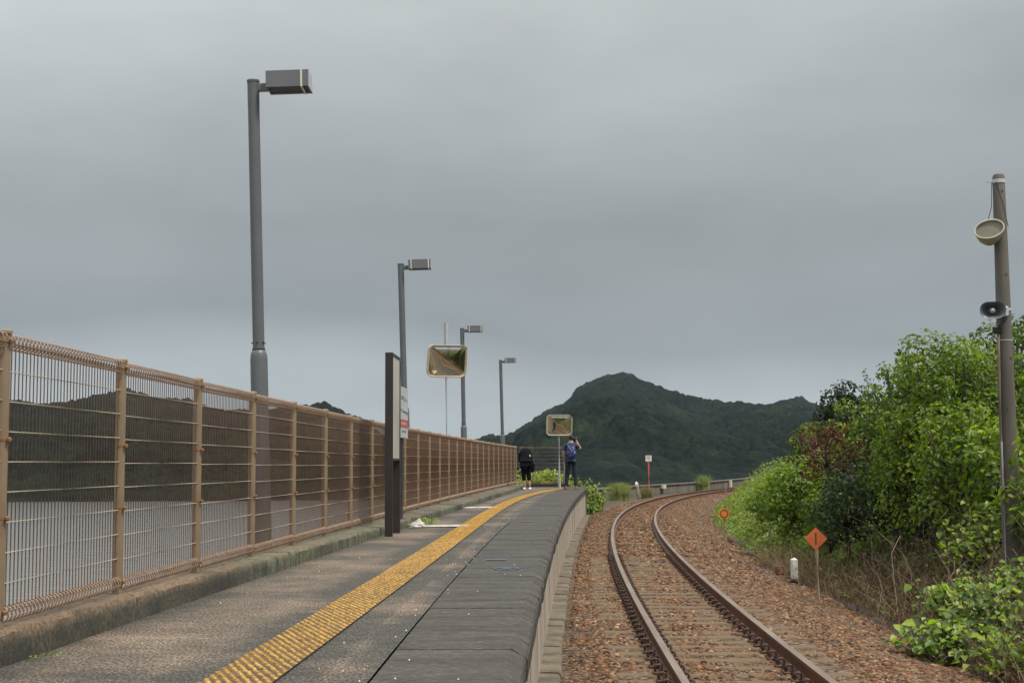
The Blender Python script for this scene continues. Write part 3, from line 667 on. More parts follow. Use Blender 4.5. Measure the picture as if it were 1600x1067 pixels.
# ------------------------------------------------------------------ convex mirrors
def rrect(w_, h_, r, n=6):
    P = []
    for cx, cy, a0 in ((w_ / 2 - r, h_ / 2 - r, 0), (-w_ / 2 + r, h_ / 2 - r, 90), (-w_ / 2 + r, -h_ / 2 + r, 180), (w_ / 2 - r, -h_ / 2 + r, 270)):
        for k in range(n + 1): a = R(a0 + 90 * k / n); P.append((cx + r * math.cos(a), cy + r * math.sin(a)))
    return P
def make_mirror(name, base, hc, W_, H_, top, yaw, pitch, lab, tilt=0):
    r = empty(name, base); tag(r, lab, 'traffic mirror', 'convex mirrors on the platform')
    p = MB(); p.tube([(0, 0, 0), (tilt, 0, top)], .052, 14); p.build('pole', M['galv'], r, smooth=50)
    Mx = Matrix.Translation((tilt * hc / top, -.10, hc)) @ Euler((R(90) + pitch, 0, 0)).to_matrix().to_4x4()
    Mx = Matrix.Translation((tilt * hc / top, 0, hc)) @ Matrix.Rotation(yaw, 4, 'Z') @ Matrix.Translation((0, -.10, 0)) @ Matrix.Rotation(R(90) + pitch, 4, 'X')
    f = MB(); o_ = rrect(W_, H_, .14); i_ = rrect(W_ - .09, H_ - .09, .10); 
    rows = [[Mx @ Vector((a, b_, z_)) for a, b_ in P] for P, z_ in ((o_, -.05), (o_, .02), (rrect(W_ - .03, H_ - .03, .125), .04), (rrect(W_ - .07, H_ - .07, .11), .035), (i_, .0))]
    f.grid(rows, closed=True); f.add(rows[0], [tuple(range(len(o_) - 1, -1, -1))]); f.build('frame', M['mframe'], r, smooth=40)
    gl = MB(); n = 14; RR = 2.2; rows = []
    pr = rrect(W_ - .085, H_ - .085, .10, 8)
    for k in range(n + 1):
        q_ = k / n; rows.append([Mx @ Vector((a * q_, b_ * q_, .016 + (math.sqrt(RR * RR - 0) - RR) - (RR - math.sqrt(RR * RR - (a * a + b_ * b_) * q_ * q_)) * 1.0 + .045)) for a, b_ in pr])
    gl.grid(rows, closed=True); gl.build('mirror_face', M['mirror'], r, smooth=180)
    vz = MB(); tp = [(a, b_) for a, b_ in o_ if b_ > 0]
    vz.grid([[Mx @ Vector((a * 1.0, b_ + .004, -.0)) for a, b_ in tp], [Mx @ Vector((a * 1.003, b_ + .008, .045 if b_ > H_ / 2 - .1 else .01)) for a, b_ in tp]]); vz.build('visor', M['mframe'], r, smooth=180)
    br = MB(); br.box((tilt * hc / top, -.03, hc), (.10, .12, .12), bev=.01); br.build('bracket', M['galv'], r)
    return r
D1 = 31.0; c1 = at(698.5, 565, D1); bx = at(699, 700, D1).x; 
make_mirror('convex_mirror', (bx, D1, -.0), c1.z, .92, .735, at(695, 505, D1).z, R(17), R(14), 'large rectangular convex mirror standing above the fence', tilt=c1.x - bx - .03)
D2 = 48.3; c2 = at(873, 664.5, D2); b2 = at(874, 756, D2)
make_mirror('convex_mirror', (b2.x, D2, 0.0), c2.z, .92, .735, c2.z + .36, R(9), R(11), 'rectangular convex mirror on a pale post between the two people')

# ------------------------------------------------------------------ concrete utility pole, right
PYd = 18.0; pt = at(1560, 273, PYd); pbm = at(1582, 860, PYd); ln_ = (pt.x - pbm.x) / (pt.z - pbm.z); zb = gz(pbm.x, PYd) - .2
base = Vector((pbm.x - ln_ * (pbm.z - zb), PYd, zb)); up = empty('utility_pole', base); up.rotation_euler = (0, math.atan(ln_), 0)
tag(up, 'weathered concrete pole carrying a floodlight and a horn speaker', 'utility pole')
HP = pt.z - zb; M['pole'] = pm('pole_concrete', (.15, .138, .116), (.092, .084, .07), 2.2, .85, bmp=.4, bs_=50, bd=.004, stretch=(1, 1, .25))
def prd(z): return .128 - (.128 - .078) * z / HP
def zp(py): return (at(1570, py, PYd).z - zb)
m_ = MB(); m_.lathe([(prd(0), 0)] + [(prd(HP * k / 8), HP * k / 8 - .03) for k in range(1, 9)] + [(.062, HP)], n=24); m_.build('shaft', M['pole'], up, smooth=50)
m_ = MB(); zz = zp(284); m_.lathe([(prd(zz) + .006, zz - .025), (prd(zz) + .006, zz + .025)], n=20); m_.box((-.11, 0, zz), (.09, .03, .015)); m_.build('top_band', M['galv'], up)
m_ = MB()
for py in (532, 760, 1000):
    zz = zp(py); 
    m_.lathe([(prd(zz) + .004, zz - .006), (prd(zz) + .004, zz + .006)], n=20)
m_.build('strap', M['galv'], up)
m_ = MB(); 
for py, a in ((300, -1.4), (430, -1.3), (560, -1.2), (640, -1.9)): zz = zp(py); m_.tube([(math.cos(a) * prd(zz) * .9, math.sin(a) * prd(zz) * .9, zz), (math.cos(a) * (prd(zz) + .008), math.sin(a) * (prd(zz) + .008), zz)], .010, 6)
m_.build('step_bolt_holes', M['bolt'], up)
# floodlight: oval dish facing the camera and tilted down-left
fc = at(1546, 360, PYd - .2); fl_ = Vector((fc.x - base.x - ln_ * (fc.z - zb), -.2, fc.z - zb))
Mx = Matrix.Translation(fl_) @ Matrix.Rotation(R(-20), 4, 'Z') @ Matrix.Rotation(R(90 - 18), 4, 'X') @ Matrix.Rotation(R(14), 4, 'Z')
M['cream2'] = pm('floodlight_shell', (.58, .56, .46), (.45, .43, .34), 6, .4, bmp=0)
M['fglass'] = pm('floodlight_glass', (.22, .20, .14), (.16, .145, .10), 4, .3, bmp=0)
m_ = MB(); ov = lambda a_, b_, z_: [Mx @ Vector((a_ * math.cos(2 * math.pi * k / 28), b_ * math.sin(2 * math.pi * k / 28), z_)) for k in range(28)]
rows = [ov(.06, .05, -.30), ov(.10, .085, -.28), ov(.15, .115, -.18), ov(.18, .13, -.05), ov(.192, .138, .03), ov(.192, .138, .05), ov(.178, .124, .05), ov(.17, .118, .0)]
m_.grid(rows, closed=True); m_.add(rows[0], [tuple(range(27, -1, -1))]); fo = m_.build('floodlight', M['cream2'], up, smooth=40)
m_ = MB(); v_ = ov(.171, .119, .012); m_.add(v_, [tuple(range(28))]); m_.build('lens', M['fglass'], fo)
m_ = MB(); m_.tube([fl_ + Vector((.05, .1, .0)), fl_ + Vector((.13, .2, -.02))], .028, 8); m_.box(fl_ + Vector((.13, .12, -.03)), (.16, .05, .04)); m_.build('bracket', M['clamp'], up)
m_ = MB(); zt = zp(286); 
m_.tube([(-.10, -.02, zt), (-.13, -.06, (zt + fl_.z) / 2), (fl_.x + .0, -.15, fl_.z + .13)], .005, 5); m_.tube([(-.06, -.06, zt), (.0, -.11, (zt + fl_.z) / 2 + .05), (.06, -.12, fl_.z + .06)], .005, 5)
m_.build('cable', M['bolt'], up)
# horn speaker
hc_ = at(1551, 485, PYd - .3); hl = Vector((hc_.x - base.x - ln_ * (hc_.z - zb), -.3, hc_.z - zb))
Mx = Matrix.Translation(hl) @ Matrix.Rotation(R(-14), 4, 'Z') @ Matrix.Rotation(R(90), 4, 'X')
m_ = MB(); RP = lambda w_, h_, r_, z_: [Mx @ Vector((a, b_, z_)) for a, b_ in rrect(w_, h_, r_)]
rows = [RP(.07, .07, .034, -.26), RP(.09, .08, .038, -.16), RP(.15, .11, .05, -.10), RP(.24, .16, .075, -.03), RP(.315, .21, .10, .03), RP(.325, .22, .105, .035), RP(.30, .195, .095, .03), RP(.22, .14, .068, -.02), RP(.12, .09, .044, -.09)]
m_.grid(rows, closed=True); m_.add(rows[0], [tuple(range(27, -1, -1))]); m_.add(rows[-1], [tuple(range(28))])
M['horn'] = pm('horn_grey', (.115, .135, .15), (.09, .11, .125), 5, .4, bmp=0); ho = m_.build('horn_speaker', M['horn'], up, smooth=40)
m_ = MB(); m_.tube([Mx @ Vector((0, 0, -.07)), Mx @ Vector((0, 0, .0)), Mx @ Vector((0, 0, .02))], [.035, .033, .015], 12); m_.build('horn_centre', M['sign_white'], ho, smooth=50)
m_ = MB(); m_.box(hl + Vector((.17, .22, .03)), (.22, .12, .03)); m_.box(hl + Vector((.22, .15, .0)), (.05, .10, .13), bev=.01); m_.tube([hl + Vector((.05, .15, 0)), hl + Vector((.2, .2, 0))], .03, 8)
zz = hl.z + .04; m_.lathe([(prd(zz) + .006, zz - .014), (prd(zz) + .006, zz + .014)], n=20); m_.build('speaker_bracket', M['galv'], up)
# conduit
m_ = MB(); zt = zp(520); m_.tube([(-.115, -.07, 1.2), (-.105, -.07, zt)], .020, 8); m_.build('conduit', pm('conduit', (.36, .27, .20), (.16, .10, .07), 3, .7, stretch=(1, 1, .5)), up)
m_ = MB(); m_.tube([(-.12, -.085, .2), (-.118, -.085, zp(690))], .012, 6); m_.build('white_cable', M['sign_white'], up)
m_ = MB(); m_.box((-.13, -.09, zt + .03), (.10, .07, .09), bev=.01); m_.tube([(-.13, -.09, zt + .06), (-.05, -.13, zt + .13), (.03, -.12, zt + .22)], .007, 6); m_.build('junction_box', M['bolt'], up)

# ------------------------------------------------------------------ trackside markers
M['orange'] = pm('orange_sign', (.60, .145, .035), (.48, .11, .03), 8, .5, bmp=0)
M['orange2'] = pm('orange_yellow', (.78, .26, .03), (.66, .2, .025), 8, .5, bmp=0)
M['wood'] = pm('grey_wood', (.40, .32, .21), (.26, .20, .13), 4, .85, bmp=.4, stretch=(1, 1, .15))
M['white'] = pm('white_post', (.78, .78, .76), (.6, .6, .57), 6, .6, bmp=.1)
M['brick'] = pm('rusty_block', (.26, .10, .055), (.15, .06, .035), 9, .85, bmp=.4)
def face_cam(x, y): return math.atan2(-x, y)
g1 = gp(1279, 938, -1.13); mk1 = empty('speed_marker', g1, face_cam(g1.x, g1.y) * .6); tag(mk1, 'orange diamond marker with a black upright bar on a wooden stake', 'track sign')
S = F / g1.y; hs = (938 - 843) / S
m_ = MB(); m_.tube([(.0, 0, -.1), (-.012, 0, hs - .02)], [.038, .034], 8); m_.build('stake', M['wood'], mk1)
Md = Matrix.Translation((-.02, -.03, hs)) @ Matrix.Rotation(R(90), 4, 'X')
m_ = MB(); r_ = 17.5 / S; m_.prism([(r_, 0), (0, r_), (-r_, 0), (0, -r_)], Md, .006); bo = m_.build('plate', M['orange'], mk1)
m_ = MB(); m_.box((-.02, -.0385, hs), (.018, .003, .165)); m_.build('numeral', M['ink'], bo)
g2 = gp(1132.5, 860, -1.12); mk2 = empty('track_marker', g2, face_cam(g2.x, g2.y) * .6); tag(mk2, 'orange disc with a black ring on a diamond plate atop a thin wooden stake', 'track sign')
S = F / g2.y; hs = (860 - 803) / S
m_ = MB(); m_.tube([(0, 0, -.1), (0, 0, hs)], .034, 8); m_.build('stake', M['wood'], mk2)
Md = Matrix.Translation((0, -.035, hs)) @ Matrix.Rotation(R(90), 4, 'X'); r_ = 10.5 / S
m_ = MB(); m_.prism([(r_, 0), (0, r_), (-r_, 0), (0, -r_)], Md, .005); bo = m_.build('plate', M['orange'], mk2)
m_ = MB(); r2 = 8 / S; m_.prism([(r2 * math.cos(k * .2618), r2 * math.sin(k * .2618)) for k in range(24)], Md @ Matrix.Translation((0, 0, .008)), .006); m_.build('disc', M['orange2'], bo)
m_ = MB(); ra, rb2 = 6.2 / S, 4.9 / S
m_.grid([[Md @ Vector((q_ * math.cos(k * .2618), q_ * math.sin(k * .2618), z_)) for k in range(24)] for q_, z_ in ((ra, .0135), (ra, .018), (rb2, .018), (rb2, .0135))], closed=True); m_.build('ring', M['ink'], bo)
m_ = MB(); gq = at(1135, 800, 34); m_.tube([(0, 0, 0), (-.01, 0, 1.55)], .014, 6); o = m_.build('thin_stake', M['wood']); o.location = (gq.x, 34, -1.2); tag(o, 'thin bare stake standing behind the orange disc marker', 'stake')
g3 = gp(1241.5, 910, -1.14); S = F / g3.y; hh = (910 - 872) / S
m_ = MB(); m_.box((0, 0, .0), (.11, .11, .12), bev=.006); 
o3 = empty('boundary_post', g3, .2); tag(o3, 'short white square marker post beside the orange diamond sign', 'marker post')
m_ = MB(); m_.box((0, 0, hh * .5 + .02), (.098, .098, hh - .09), bev=.008); m_.add([(-.049, -.049, hh - .03), (.049, -.049, hh - .03), (.049, .049, hh - .03), (-.049, .049, hh - .03), (0, 0, hh + .005)], [(0, 1, 4), (1, 2, 4), (2, 3, 4), (3, 0, 4)]); m_.build('shaft', M['white'], o3)
m_ = MB(); m_.box((0, 0, -.02), (.11, .11, .13), bev=.006); m_.build('footing', M['bolt'], o3)
for (px, py, w_, h_, lab) in ((1218, 897, .13, .12, 'rusty brown block on the ground left of the short white post'), (1140.5, 845, .15, .09, 'small rusty block on the ground by the orange disc marker')):
    q_ = gp(px, py, -1.13); m_ = MB(); m_.box((0, 0, h_ / 2), (w_, w_, h_), bev=.015, taper=.95); m_.box((0, 0, h_ + .008), (w_ * .8, w_ * .8, .018), bev=.004); o = m_.build('track_block', M['brick']); o.location = q_; o.rotation_euler = (0, 0, .4); tag(o, lab, 'block', 'rusty blocks beside the track')
g4 = gp(1014.5, 775, -1.0); S = F / g4.y; r4 = empty('warning_post', g4, 0); tag(r4, 'pink red post with a square white sign bearing a red curved character', 'track sign')
M['pinkred'] = pm('faded_red', (.66, .155, .115), (.55, .12, .09), 3, .6, bmp=0)
hp = (775 - 712) / S; m_ = MB(); m_.tube([(0, 0, -.2), (-.02, 0, hp - .1)], .062, 10); m_.build('post', M['pinkred'], r4)
m_ = MB(); zc = (775 - 716.5) / S; m_.box((-.02, -.08, zc), (9.3 / S, .02, 9.3 / S)); bo = m_.build('plate', M['white'], r4)
m_ = MB(); m_.tube([(-.02 + a, -.095, zc + b_) for a, b_ in ((-.09, .02), (-.07, .075), (0, .095), (.065, .06), (.06, -.0), (.02, -.05), (.02, -.09))], .018, 5); m_.build('character', M['red'], bo)
g5 = gp(1000, 776, -1.0); r5 = empty('kilometre_post', g5, 0); r5.rotation_euler = (0, -.24, 0); tag(r5, 'leaning white post with a pointed cap by the sea wall', 'marker post')
m_ = MB(); m_.box((0, 0, .30), (.13, .13, .64), bev=.01); m_.build('shaft', pm('weathered_white', (.5, .47, .38), (.3, .28, .2), 3, .8), r5)
m_ = MB(); m_.box((0, 0, .68), (.16, .16, .12), bev=.01); m_.add([(-.08, -.08, .74), (.08, -.08, .74), (.08, .08, .74), (-.08, .08, .74), (0, 0, .86)], [(0, 1, 4), (1, 2, 4), (2, 3, 4), (3, 0, 4)]); m_.build('cap', M['white'], r5)

# ------------------------------------------------------------------ sea wall
sw = empty('sea_wall', (3.9, 68, -1.1)); tag(sw, 'low grey concrete sea wall curving behind the track', 'wall')
m_ = MB(); wt = -.47; pts = []
for Yv in np.arange(51, 150, 1.0): pts.append((wallx(Yv), Yv))
rows = [[(x, y, -1.6) for x, y in pts], [(x - .05, y, wt - .06) for x, y in pts], [(x + .03, y - .02, wt - .06) for x, y in pts], [(x + .03, y - .02, wt) for x, y in pts], [(x - .38, y + .15, wt) for x, y in pts], [(x - .5, y + .2, -1.6) for x, y in pts]]
m_.grid(rows); m_.xf(Matrix.Translation((-3.9, -68, 1.1))); m_.build('wall_body', M['conc'], sw)
for Yv in (82.8, 92.2, 101, 112.5):
    a, b_ = Vector((wallx(Yv), Yv, 0)), Vector((wallx(Yv + 1), Yv + 1, 0)); an = math.atan2(b_.y - a.y, b_.x - a.x)
    m_ = MB(); hq = {82.8: .22, 92.2: .42}.get(Yv, .50); m_.box((a.x - 3.9 + .08, a.y - 68 - .05, wt + 1.1 - hq / 2 - .03), (.55, .16, hq), an); m_.build('pilaster', M['concpale'], sw)

# ------------------------------------------------------------------ hills
def lumps(X, Y, cell, seed, hmul=1.0):
    """crown bumps on a jittered grid (vectorised)"""
    gx, gy = np.floor(X / cell), np.floor(Y / cell); out = np.zeros_like(X)
    def h(a, b_, k): 
        s_ = np.sin(a * 127.1 + b_ * 311.7 + k * 74.7 + seed) * 43758.5453; return s_ - np.floor(s_)
    for dx in (-1, 0, 1):
        for dy in (-1, 0, 1):
            cx, cy = gx + dx, gy + dy; px, py = (cx + .15 + .7 * h(cx, cy, 1)) * cell, (cy + .15 + .7 * h(cx, cy, 2)) * cell
            rr_ = cell * (.5 + .38 * h(cx, cy, 3)); d2_ = ((X - px) ** 2 + (Y - py) ** 2) / rr_ ** 2
            out = np.maximum(out, np.sqrt(np.clip(1 - d2_, 0, 1)) * rr_ * (.75 + .5 * h(cx, cy, 4)))
    return out * hmul
m, t, b = newmat('forest'); n = noise(t, .035, 6, .7); f_ = noise(t, .35, 4, .8)
c = ramp(t, n, [(.34, (.008, .012, .012)), (.55, (.014, .021, .016)), (.72, (.030, .042, .021))]); c = mixc(t, 1, c, ramp(t, f_, [(.3, .55), (.65, 1.35)]), 'MULTIPLY')
t.links.new(c, b.inputs['Base Color']); b.inputs['Roughness'].default_value = 1; b.inputs['Specular IOR Level'].default_value = .05; bump(t, b, f_, 1, 1.2); M['forest'] = m
def hill(name, prof_, Y0, Yr, Yb, nu, ny, cell, seed, spur, sub):
    us = np.linspace(prof_[0][0], prof_[-1][0], nu); py = np.interp(us, [p[0] for p in prof_], [p[1] for p in prof_])
    u = (us - 800) / F; zr = (722 + (800 - us) * math.tan(ROLL) * 1.0 - py) / F * Yr      # above the camera at the ridge
    tt = np.r_[np.linspace(0, 1, int(ny * .85)) ** 1.15, 1 + np.linspace(0, 1, ny - int(ny * .85) + 1)[1:]]
    Ys = np.where(tt <= 1, Y0 + (Yr - Y0) * tt, Yr + (Yb - Yr) * (tt - 1))
    U, YY = np.meshgrid(u, Ys); T = np.repeat(tt[:, None], nu, 1); X = U * YY; ZR = np.repeat(zr[None], len(Ys), 0)
    sp = np.sin(X / 47 + 1.7 * np.sin(YY / 120) + seed) * .5 + np.sin(X / 21 + YY / 60 + 2 * seed) * .3 + np.sin(X / 90 - YY / 75) * .5
    T1 = np.clip(T, 0, 1); s_ = T1 ** .95
    Z = -6.4 + (ZR + 6.4 - sub) * s_ - np.clip(T - 1, 0, 1) * 60 + spur * sp * np.sin(np.pi * np.clip(T1, 0, 1) ** .55) ** .8 * np.clip((ZR + 8) / 60, .1, 1)
    Z = Z + .75 * lumps(X, YY, cell, seed) * np.clip(T1 * 12, 0, 1) + lumps(X, YY, cell * .42, seed + 5) * .7 * np.clip(T1 * 12, 0, 1)
    V = np.stack([X, YY, Z + CAMZ], -1).reshape(-1, 3); a = np.arange(len(Ys) - 1)[:, None] * nu + np.arange(nu - 1)[None]
    Fc = np.stack([a, a + 1, a + 1 + nu, a + nu], -1).reshape(-1, 4)
    o = npmesh(name, V, Fc, M['forest'], smooth=True); tag(o, kind='structure'); return o
mainp = [(560, 730), (640, 716), (700, 700), (735, 690), (750, 683), (765, 678), (780, 680), (790, 679), (805, 672), (820, 664), (840, 650), (860, 638), (880, 628), (890, 620), (900, 607), (915, 597), (930, 590), (945, 585), (965, 581), (985, 583), (1000, 591), (1015, 599), (1030, 605), (1045, 612), (1060, 617), (1075, 624), (1090, 627), (1105, 629), (1130, 632), (1150, 632), (1165, 633), (1195, 635), (1210, 631), (1230, 627), (1245, 624), (1260, 628), (1300, 640), (1400, 655), (1600, 665), (1900, 690)]
leftp = [(-500, 650), (-200, 635), (0, 628), (23, 624), (50, 630), (70, 632), (97, 629), (128, 624), (155, 615), (174, 612), (194, 608), (217, 616), (248, 622), (295, 624), (322, 637), (388, 642), (419, 639), (438, 634), (457, 636), (484, 632), (504, 630.5), (531, 639), (558, 651), (580, 664), (610, 690), (640, 712), (680, 735)]
hill('hill', mainp, 290, 1250, 1500, 1500, 520, 7.5, 3.0, 8, 6.4)
hill('hill', leftp, 200, 640, 800, 900, 260, 5.5, 9.0, 3, 3.9)

# ------------------------------------------------------------------ vegetation
def leafset(C, Nn, size, rg, fold=.25, asp=.62):
    """C centres (n,3), Nn facing normals (n,3); returns verts, quads"""
    n = len(C); Nn = Nn / (np.linalg.norm(Nn, axis=1, keepdims=True) + 1e-9)
    r_ = rg.normal(size=(n, 3)); r_[:, 2] -= .7; T = r_ - Nn * np.sum(r_ * Nn, 1, keepdims=True); T /= np.linalg.norm(T, axis=1, keepdims=True) + 1e-9
    B = np.cross(Nn, T); s = (size * rg.uniform(.6, 1.3, n))[:, None]; w_ = s * asp * .5
    up_ = Nn * w_ * fold * 2
    P = [C, C + T * s * .30 - B * w_ + up_, C + T * s * .68 - B * w_ * .72 + up_ * .7, C + T * s - Nn * s * .1, C + T * s * .68 + B * w_ * .72 + up_ * .7, C + T * s * .30 + B * w_ + up_]
    V = np.stack(P, 1).reshape(-1, 3); q_ = np.array([(0, 3, 2, 1), (0, 5, 4, 3)])
    return V, (q_[None] + (np.arange(n) * 6)[:, None, None]).reshape(-1, 4)
G_BRIGHT = [(.20, .275, .030), (.15, .225, .028), (.25, .31, .038), (.09, .155, .024)]
G_MID = [(.115, .170, .022), (.075, .125, .018), (.16, .215, .027), (.05, .090, .016)]
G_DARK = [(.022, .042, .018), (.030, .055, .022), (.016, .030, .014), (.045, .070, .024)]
G_RED = [(.11, .030, .022), (.075, .024, .018), (.15, .050, .03), (.06, .035, .02)]
G_GREY = [(.050, .085, .035), (.035, .065, .030), (.065, .10, .045)]
def crown_leaves(blobs, dens, size, pal, rg, lmat, parent, name='crown', asp=.62, jit=.75, extra=None):
    Cs, Ns, Ks = [], [], []
    for (c_, r3) in blobs:
        n = int(dens * .62 * (r3[0] * r3[1] + r3[0] * r3[2] + r3[1] * r3[2]) * 4.2)
        d = rg.normal(size=(n, 3)); d /= np.linalg.norm(d, axis=1, keepdims=True)
        d = d[d[:, 2] > -.75]; n = len(d)
        rad = rg.uniform(.55, 1.0, n) ** .6 + np.where(rg.random(n) < .06, rg.uniform(0, .22, n), 0)
        ph = rg.uniform(0, 6.28, 6)      # lumpy radius
        lm = 1 + .16 * np.sin(d[:, 0] * 5 + ph[0]) * np.sin(d[:, 1] * 5 + ph[1]) + .14 * np.sin(d[:, 2] * 7 + ph[2] + d[:, 0] * 4)
        C = np.array(c_) + d * np.array(r3) * (rad * lm)[:, None]
        Nn = d + rg.normal(0, jit, (n, 3)) * .6 + np.array([0, 0, .55]); Cs.append(C); Ns.append(Nn)
        tone = rg.choice(len(pal), p=None); k_ = np.where(rg.random(n) < .5, tone, rg.integers(0, len(pal), n)); Ks.append(np.array(pal)[k_] * rg.uniform(.75, 1.25, (n, 1)) * rg.uniform(.8, 1.2))
    C, Nn, K = np.concatenate(Cs), np.concatenate(Ns), np.concatenate(Ks)
    V, Fc = leafset(C, Nn, size, rg, asp=asp)
    if parent is not None: V = V - np.array(parent.location)
    return npmesh(name, V, Fc, lmat, np.repeat(K, 2, 0), parent)
def shrub(name, X, Y, ztop, rad, pal, leaf, dens, label, cat='bush', group=None, seed=0, nb=9, asp=.62, flat=1.0, zb=None, deep=1.0, limbs=True):
    rg = np.random.default_rng(seed + 100); z0 = gz(X, Y) if zb is None else zb; r = empty(name, (X, Y, z0)); tag(r, label, cat, group)
    H = ztop - z0; blobs = []
    nb = int(nb * 2.1); cz0 = z0 + H * (.50 if H > rad * 1.2 else .45); hz_ = H * .5
    for i in range(nb):
        k = (i + .5) / nb; zd = 1 - 1.75 * k; a = i * 2.39996 + rg.uniform(-.3, .3); q_ = math.sqrt(max(0, 1 - zd * zd)); br = rad * rg.uniform(.26, .44)
        e_ = rg.uniform(.72, 1.02)
        cx, cy = X + math.cos(a) * q_ * (rad - br * .55) * e_, Y + math.sin(a) * q_ * (rad - br * .55) * e_; cz = cz0 + zd * (hz_ - br * .7 * flat) * rg.uniform(.85, 1.0)
        blobs.append(((cx, cy, cz), (br, br, br * .85 * flat)))
    blobs.append(((X, Y, cz0), (rad * .6, rad * .6, hz_ * .6)))
    crown_leaves(blobs, dens, leaf, pal, rg, M['leaf'], r, asp=asp)
    if limbs:
        t_ = MB(); tr = .03 + H * .016; fork = Vector((0, 0, H * .3)); t_.tube([(0, 0, gz(X, Y) - z0 - .2), (.03, .02, H * .15), fork], [tr, tr * .85, tr * .7], 8); t_.build('trunk', M['bark'], r, smooth=180)
        l_ = MB()
        for c_, r3 in blobs:
            e = Vector(c_) - r.location; mid = fork.lerp(e, .5) + Vector((rg.uniform(-.1, .1), rg.uniform(-.1, .1), .08)); l_.tube([fork, mid, e, e + (e - mid) * .08], [tr * .5, tr * .35, tr * .2, .005], 5)
        l_.build('limbs', M['bark'], r, smooth=180)
    return r
def S_(px, ytop, Y, wpx):      # pixel column, top row, distance, half width in pixels
    p = at(px, ytop, Y); return p.x, Y, p.z, wpx / F * Y
VG = 'bushes and small trees on the right bank'
shr = [
 ('vine_covered_tree', 1478, 503, 22.5, 108, G_BRIGHT[:2] + G_MID, .078, 330, 'tallest bright green vine-covered tree left of the concrete pole', 'tree', 12),
 ('vine_covered_tree', 1575, 480, 24, 80, G_MID, .078, 300, 'leafy tree standing directly behind the concrete pole', 'tree', 12),
 ('vine_covered_tree', 1650, 520, 21, 85, G_MID, .10, 140, 'leafy tree cut off by the right edge of the picture', 'tree', 9),
 ('vine_covered_tree', 1408, 545, 25, 68, G_BRIGHT[:2] + G_MID, .075, 330, 'rounded mid green tree left of the tallest vine-covered one', 'tree', 10),
 ('leafy_bush', 1500, 610, 20.5, 85, G_BRIGHT + G_MID[:1], .078, 300, 'light green bush below the tallest vine-covered tree', 'bush', 10),
 ('leafy_bush', 1555, 640, 19.5, 60, G_BRIGHT, .12, 170, 'large leaved bright bush just left of the pole shaft', 'bush', 8),
 ('leafy_bush', 1640, 640, 17.5, 75, G_BRIGHT, .12, 150, 'bright bush right of the pole at the picture edge', 'bush', 8),
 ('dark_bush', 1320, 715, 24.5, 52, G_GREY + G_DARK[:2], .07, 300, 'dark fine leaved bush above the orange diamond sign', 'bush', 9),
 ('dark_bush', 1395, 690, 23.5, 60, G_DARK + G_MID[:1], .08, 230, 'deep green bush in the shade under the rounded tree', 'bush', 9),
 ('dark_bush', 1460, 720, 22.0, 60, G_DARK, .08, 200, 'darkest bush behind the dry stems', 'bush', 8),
 ('leafy_bush', 1248, 712, 30, 58, G_BRIGHT[:2] + G_BRIGHT[:2] + G_MID[:1], .095, 260, 'bright broad leaved bush at the left end of the thicket', 'bush', 11),
 ('leafy_bush', 1345, 610, 28, 62, G_MID + G_BRIGHT[:1], .08, 300, 'green bush behind the one with dead red leaves', 'bush', 9),
 ('leafy_bush', 1290, 760, 27, 45, G_MID + G_BRIGHT[:1], .08, 300, 'mid green bush beneath the dead red leaves', 'bush', 8),

 ('leafy_bush', 1212, 738, 34, 42, G_BRIGHT, .095, 240, 'low bright bush where the slope meets the track curve', 'bush', 8),
 ('leafy_bush', 1275, 700, 31, 48, G_BRIGHT[:3], .095, 240, 'bright bush under the dead red leaves, its upper half in full light', 'bush', 9),
 ('leafy_bush', 1430, 600, 22.5, 70, G_BRIGHT[:3] + G_MID[:1], .08, 300, 'bright leafy bush in front of the rounded mid green tree', 'bush', 10),
]
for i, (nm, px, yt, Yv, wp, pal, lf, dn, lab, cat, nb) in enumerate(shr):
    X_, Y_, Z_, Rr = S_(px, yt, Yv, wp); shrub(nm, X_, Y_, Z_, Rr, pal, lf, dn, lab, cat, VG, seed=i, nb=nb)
for i, (px, yt, Yv, wp, lab) in enumerate(((1365, 640, 30, 80, 'dark green tree filling the thicket behind the withered bush'), (1450, 560, 28, 110, 'deep green tree behind the tallest vine-covered one'), (1560, 545, 29, 100, 'deep green tree at the back of the thicket behind the pole'))):
    X_, Y_, Z_, Rr = S_(px, yt, Yv, wp); shrub('broadleaf_tree', X_, Y_, Z_, Rr, G_MID + G_DARK[:2], .11, 130, lab, 'tree', VG, seed=90 + i, nb=9)
for i, (x, y, rr_, zt) in enumerate(((7.2, 9.0, 1.8, 2.4), (7.0, 4.5, 1.9, 2.2), (7.2, -1.0, 2.1, 2.8), (7.4, -7.0, 2.2, 2.6))):
    shrub('leafy_bush', x, y, zt, rr_, G_BRIGHT[:2] + G_MID, .16, 60, ['bush reflected in the convex mirrors, nearest the pole', 'second bush from the pole reflected in the convex mirrors', 'third bush from the pole reflected in the convex mirrors', 'farthest bush reflected in the convex mirrors'][i], 'bush', VG, seed=80 + i, nb=6)
X_, Y_, Z_, Rr = S_(1292, 652, 26.2, 56); 
shrub('withered_bush', X_, Y_, Z_, Rr, G_RED, .085, 120, 'bush of withered dark red leaves at the left of the thicket', 'bush', None, seed=50, nb=7, flat=.75, zb=at(1292, 770, 26.2).z)
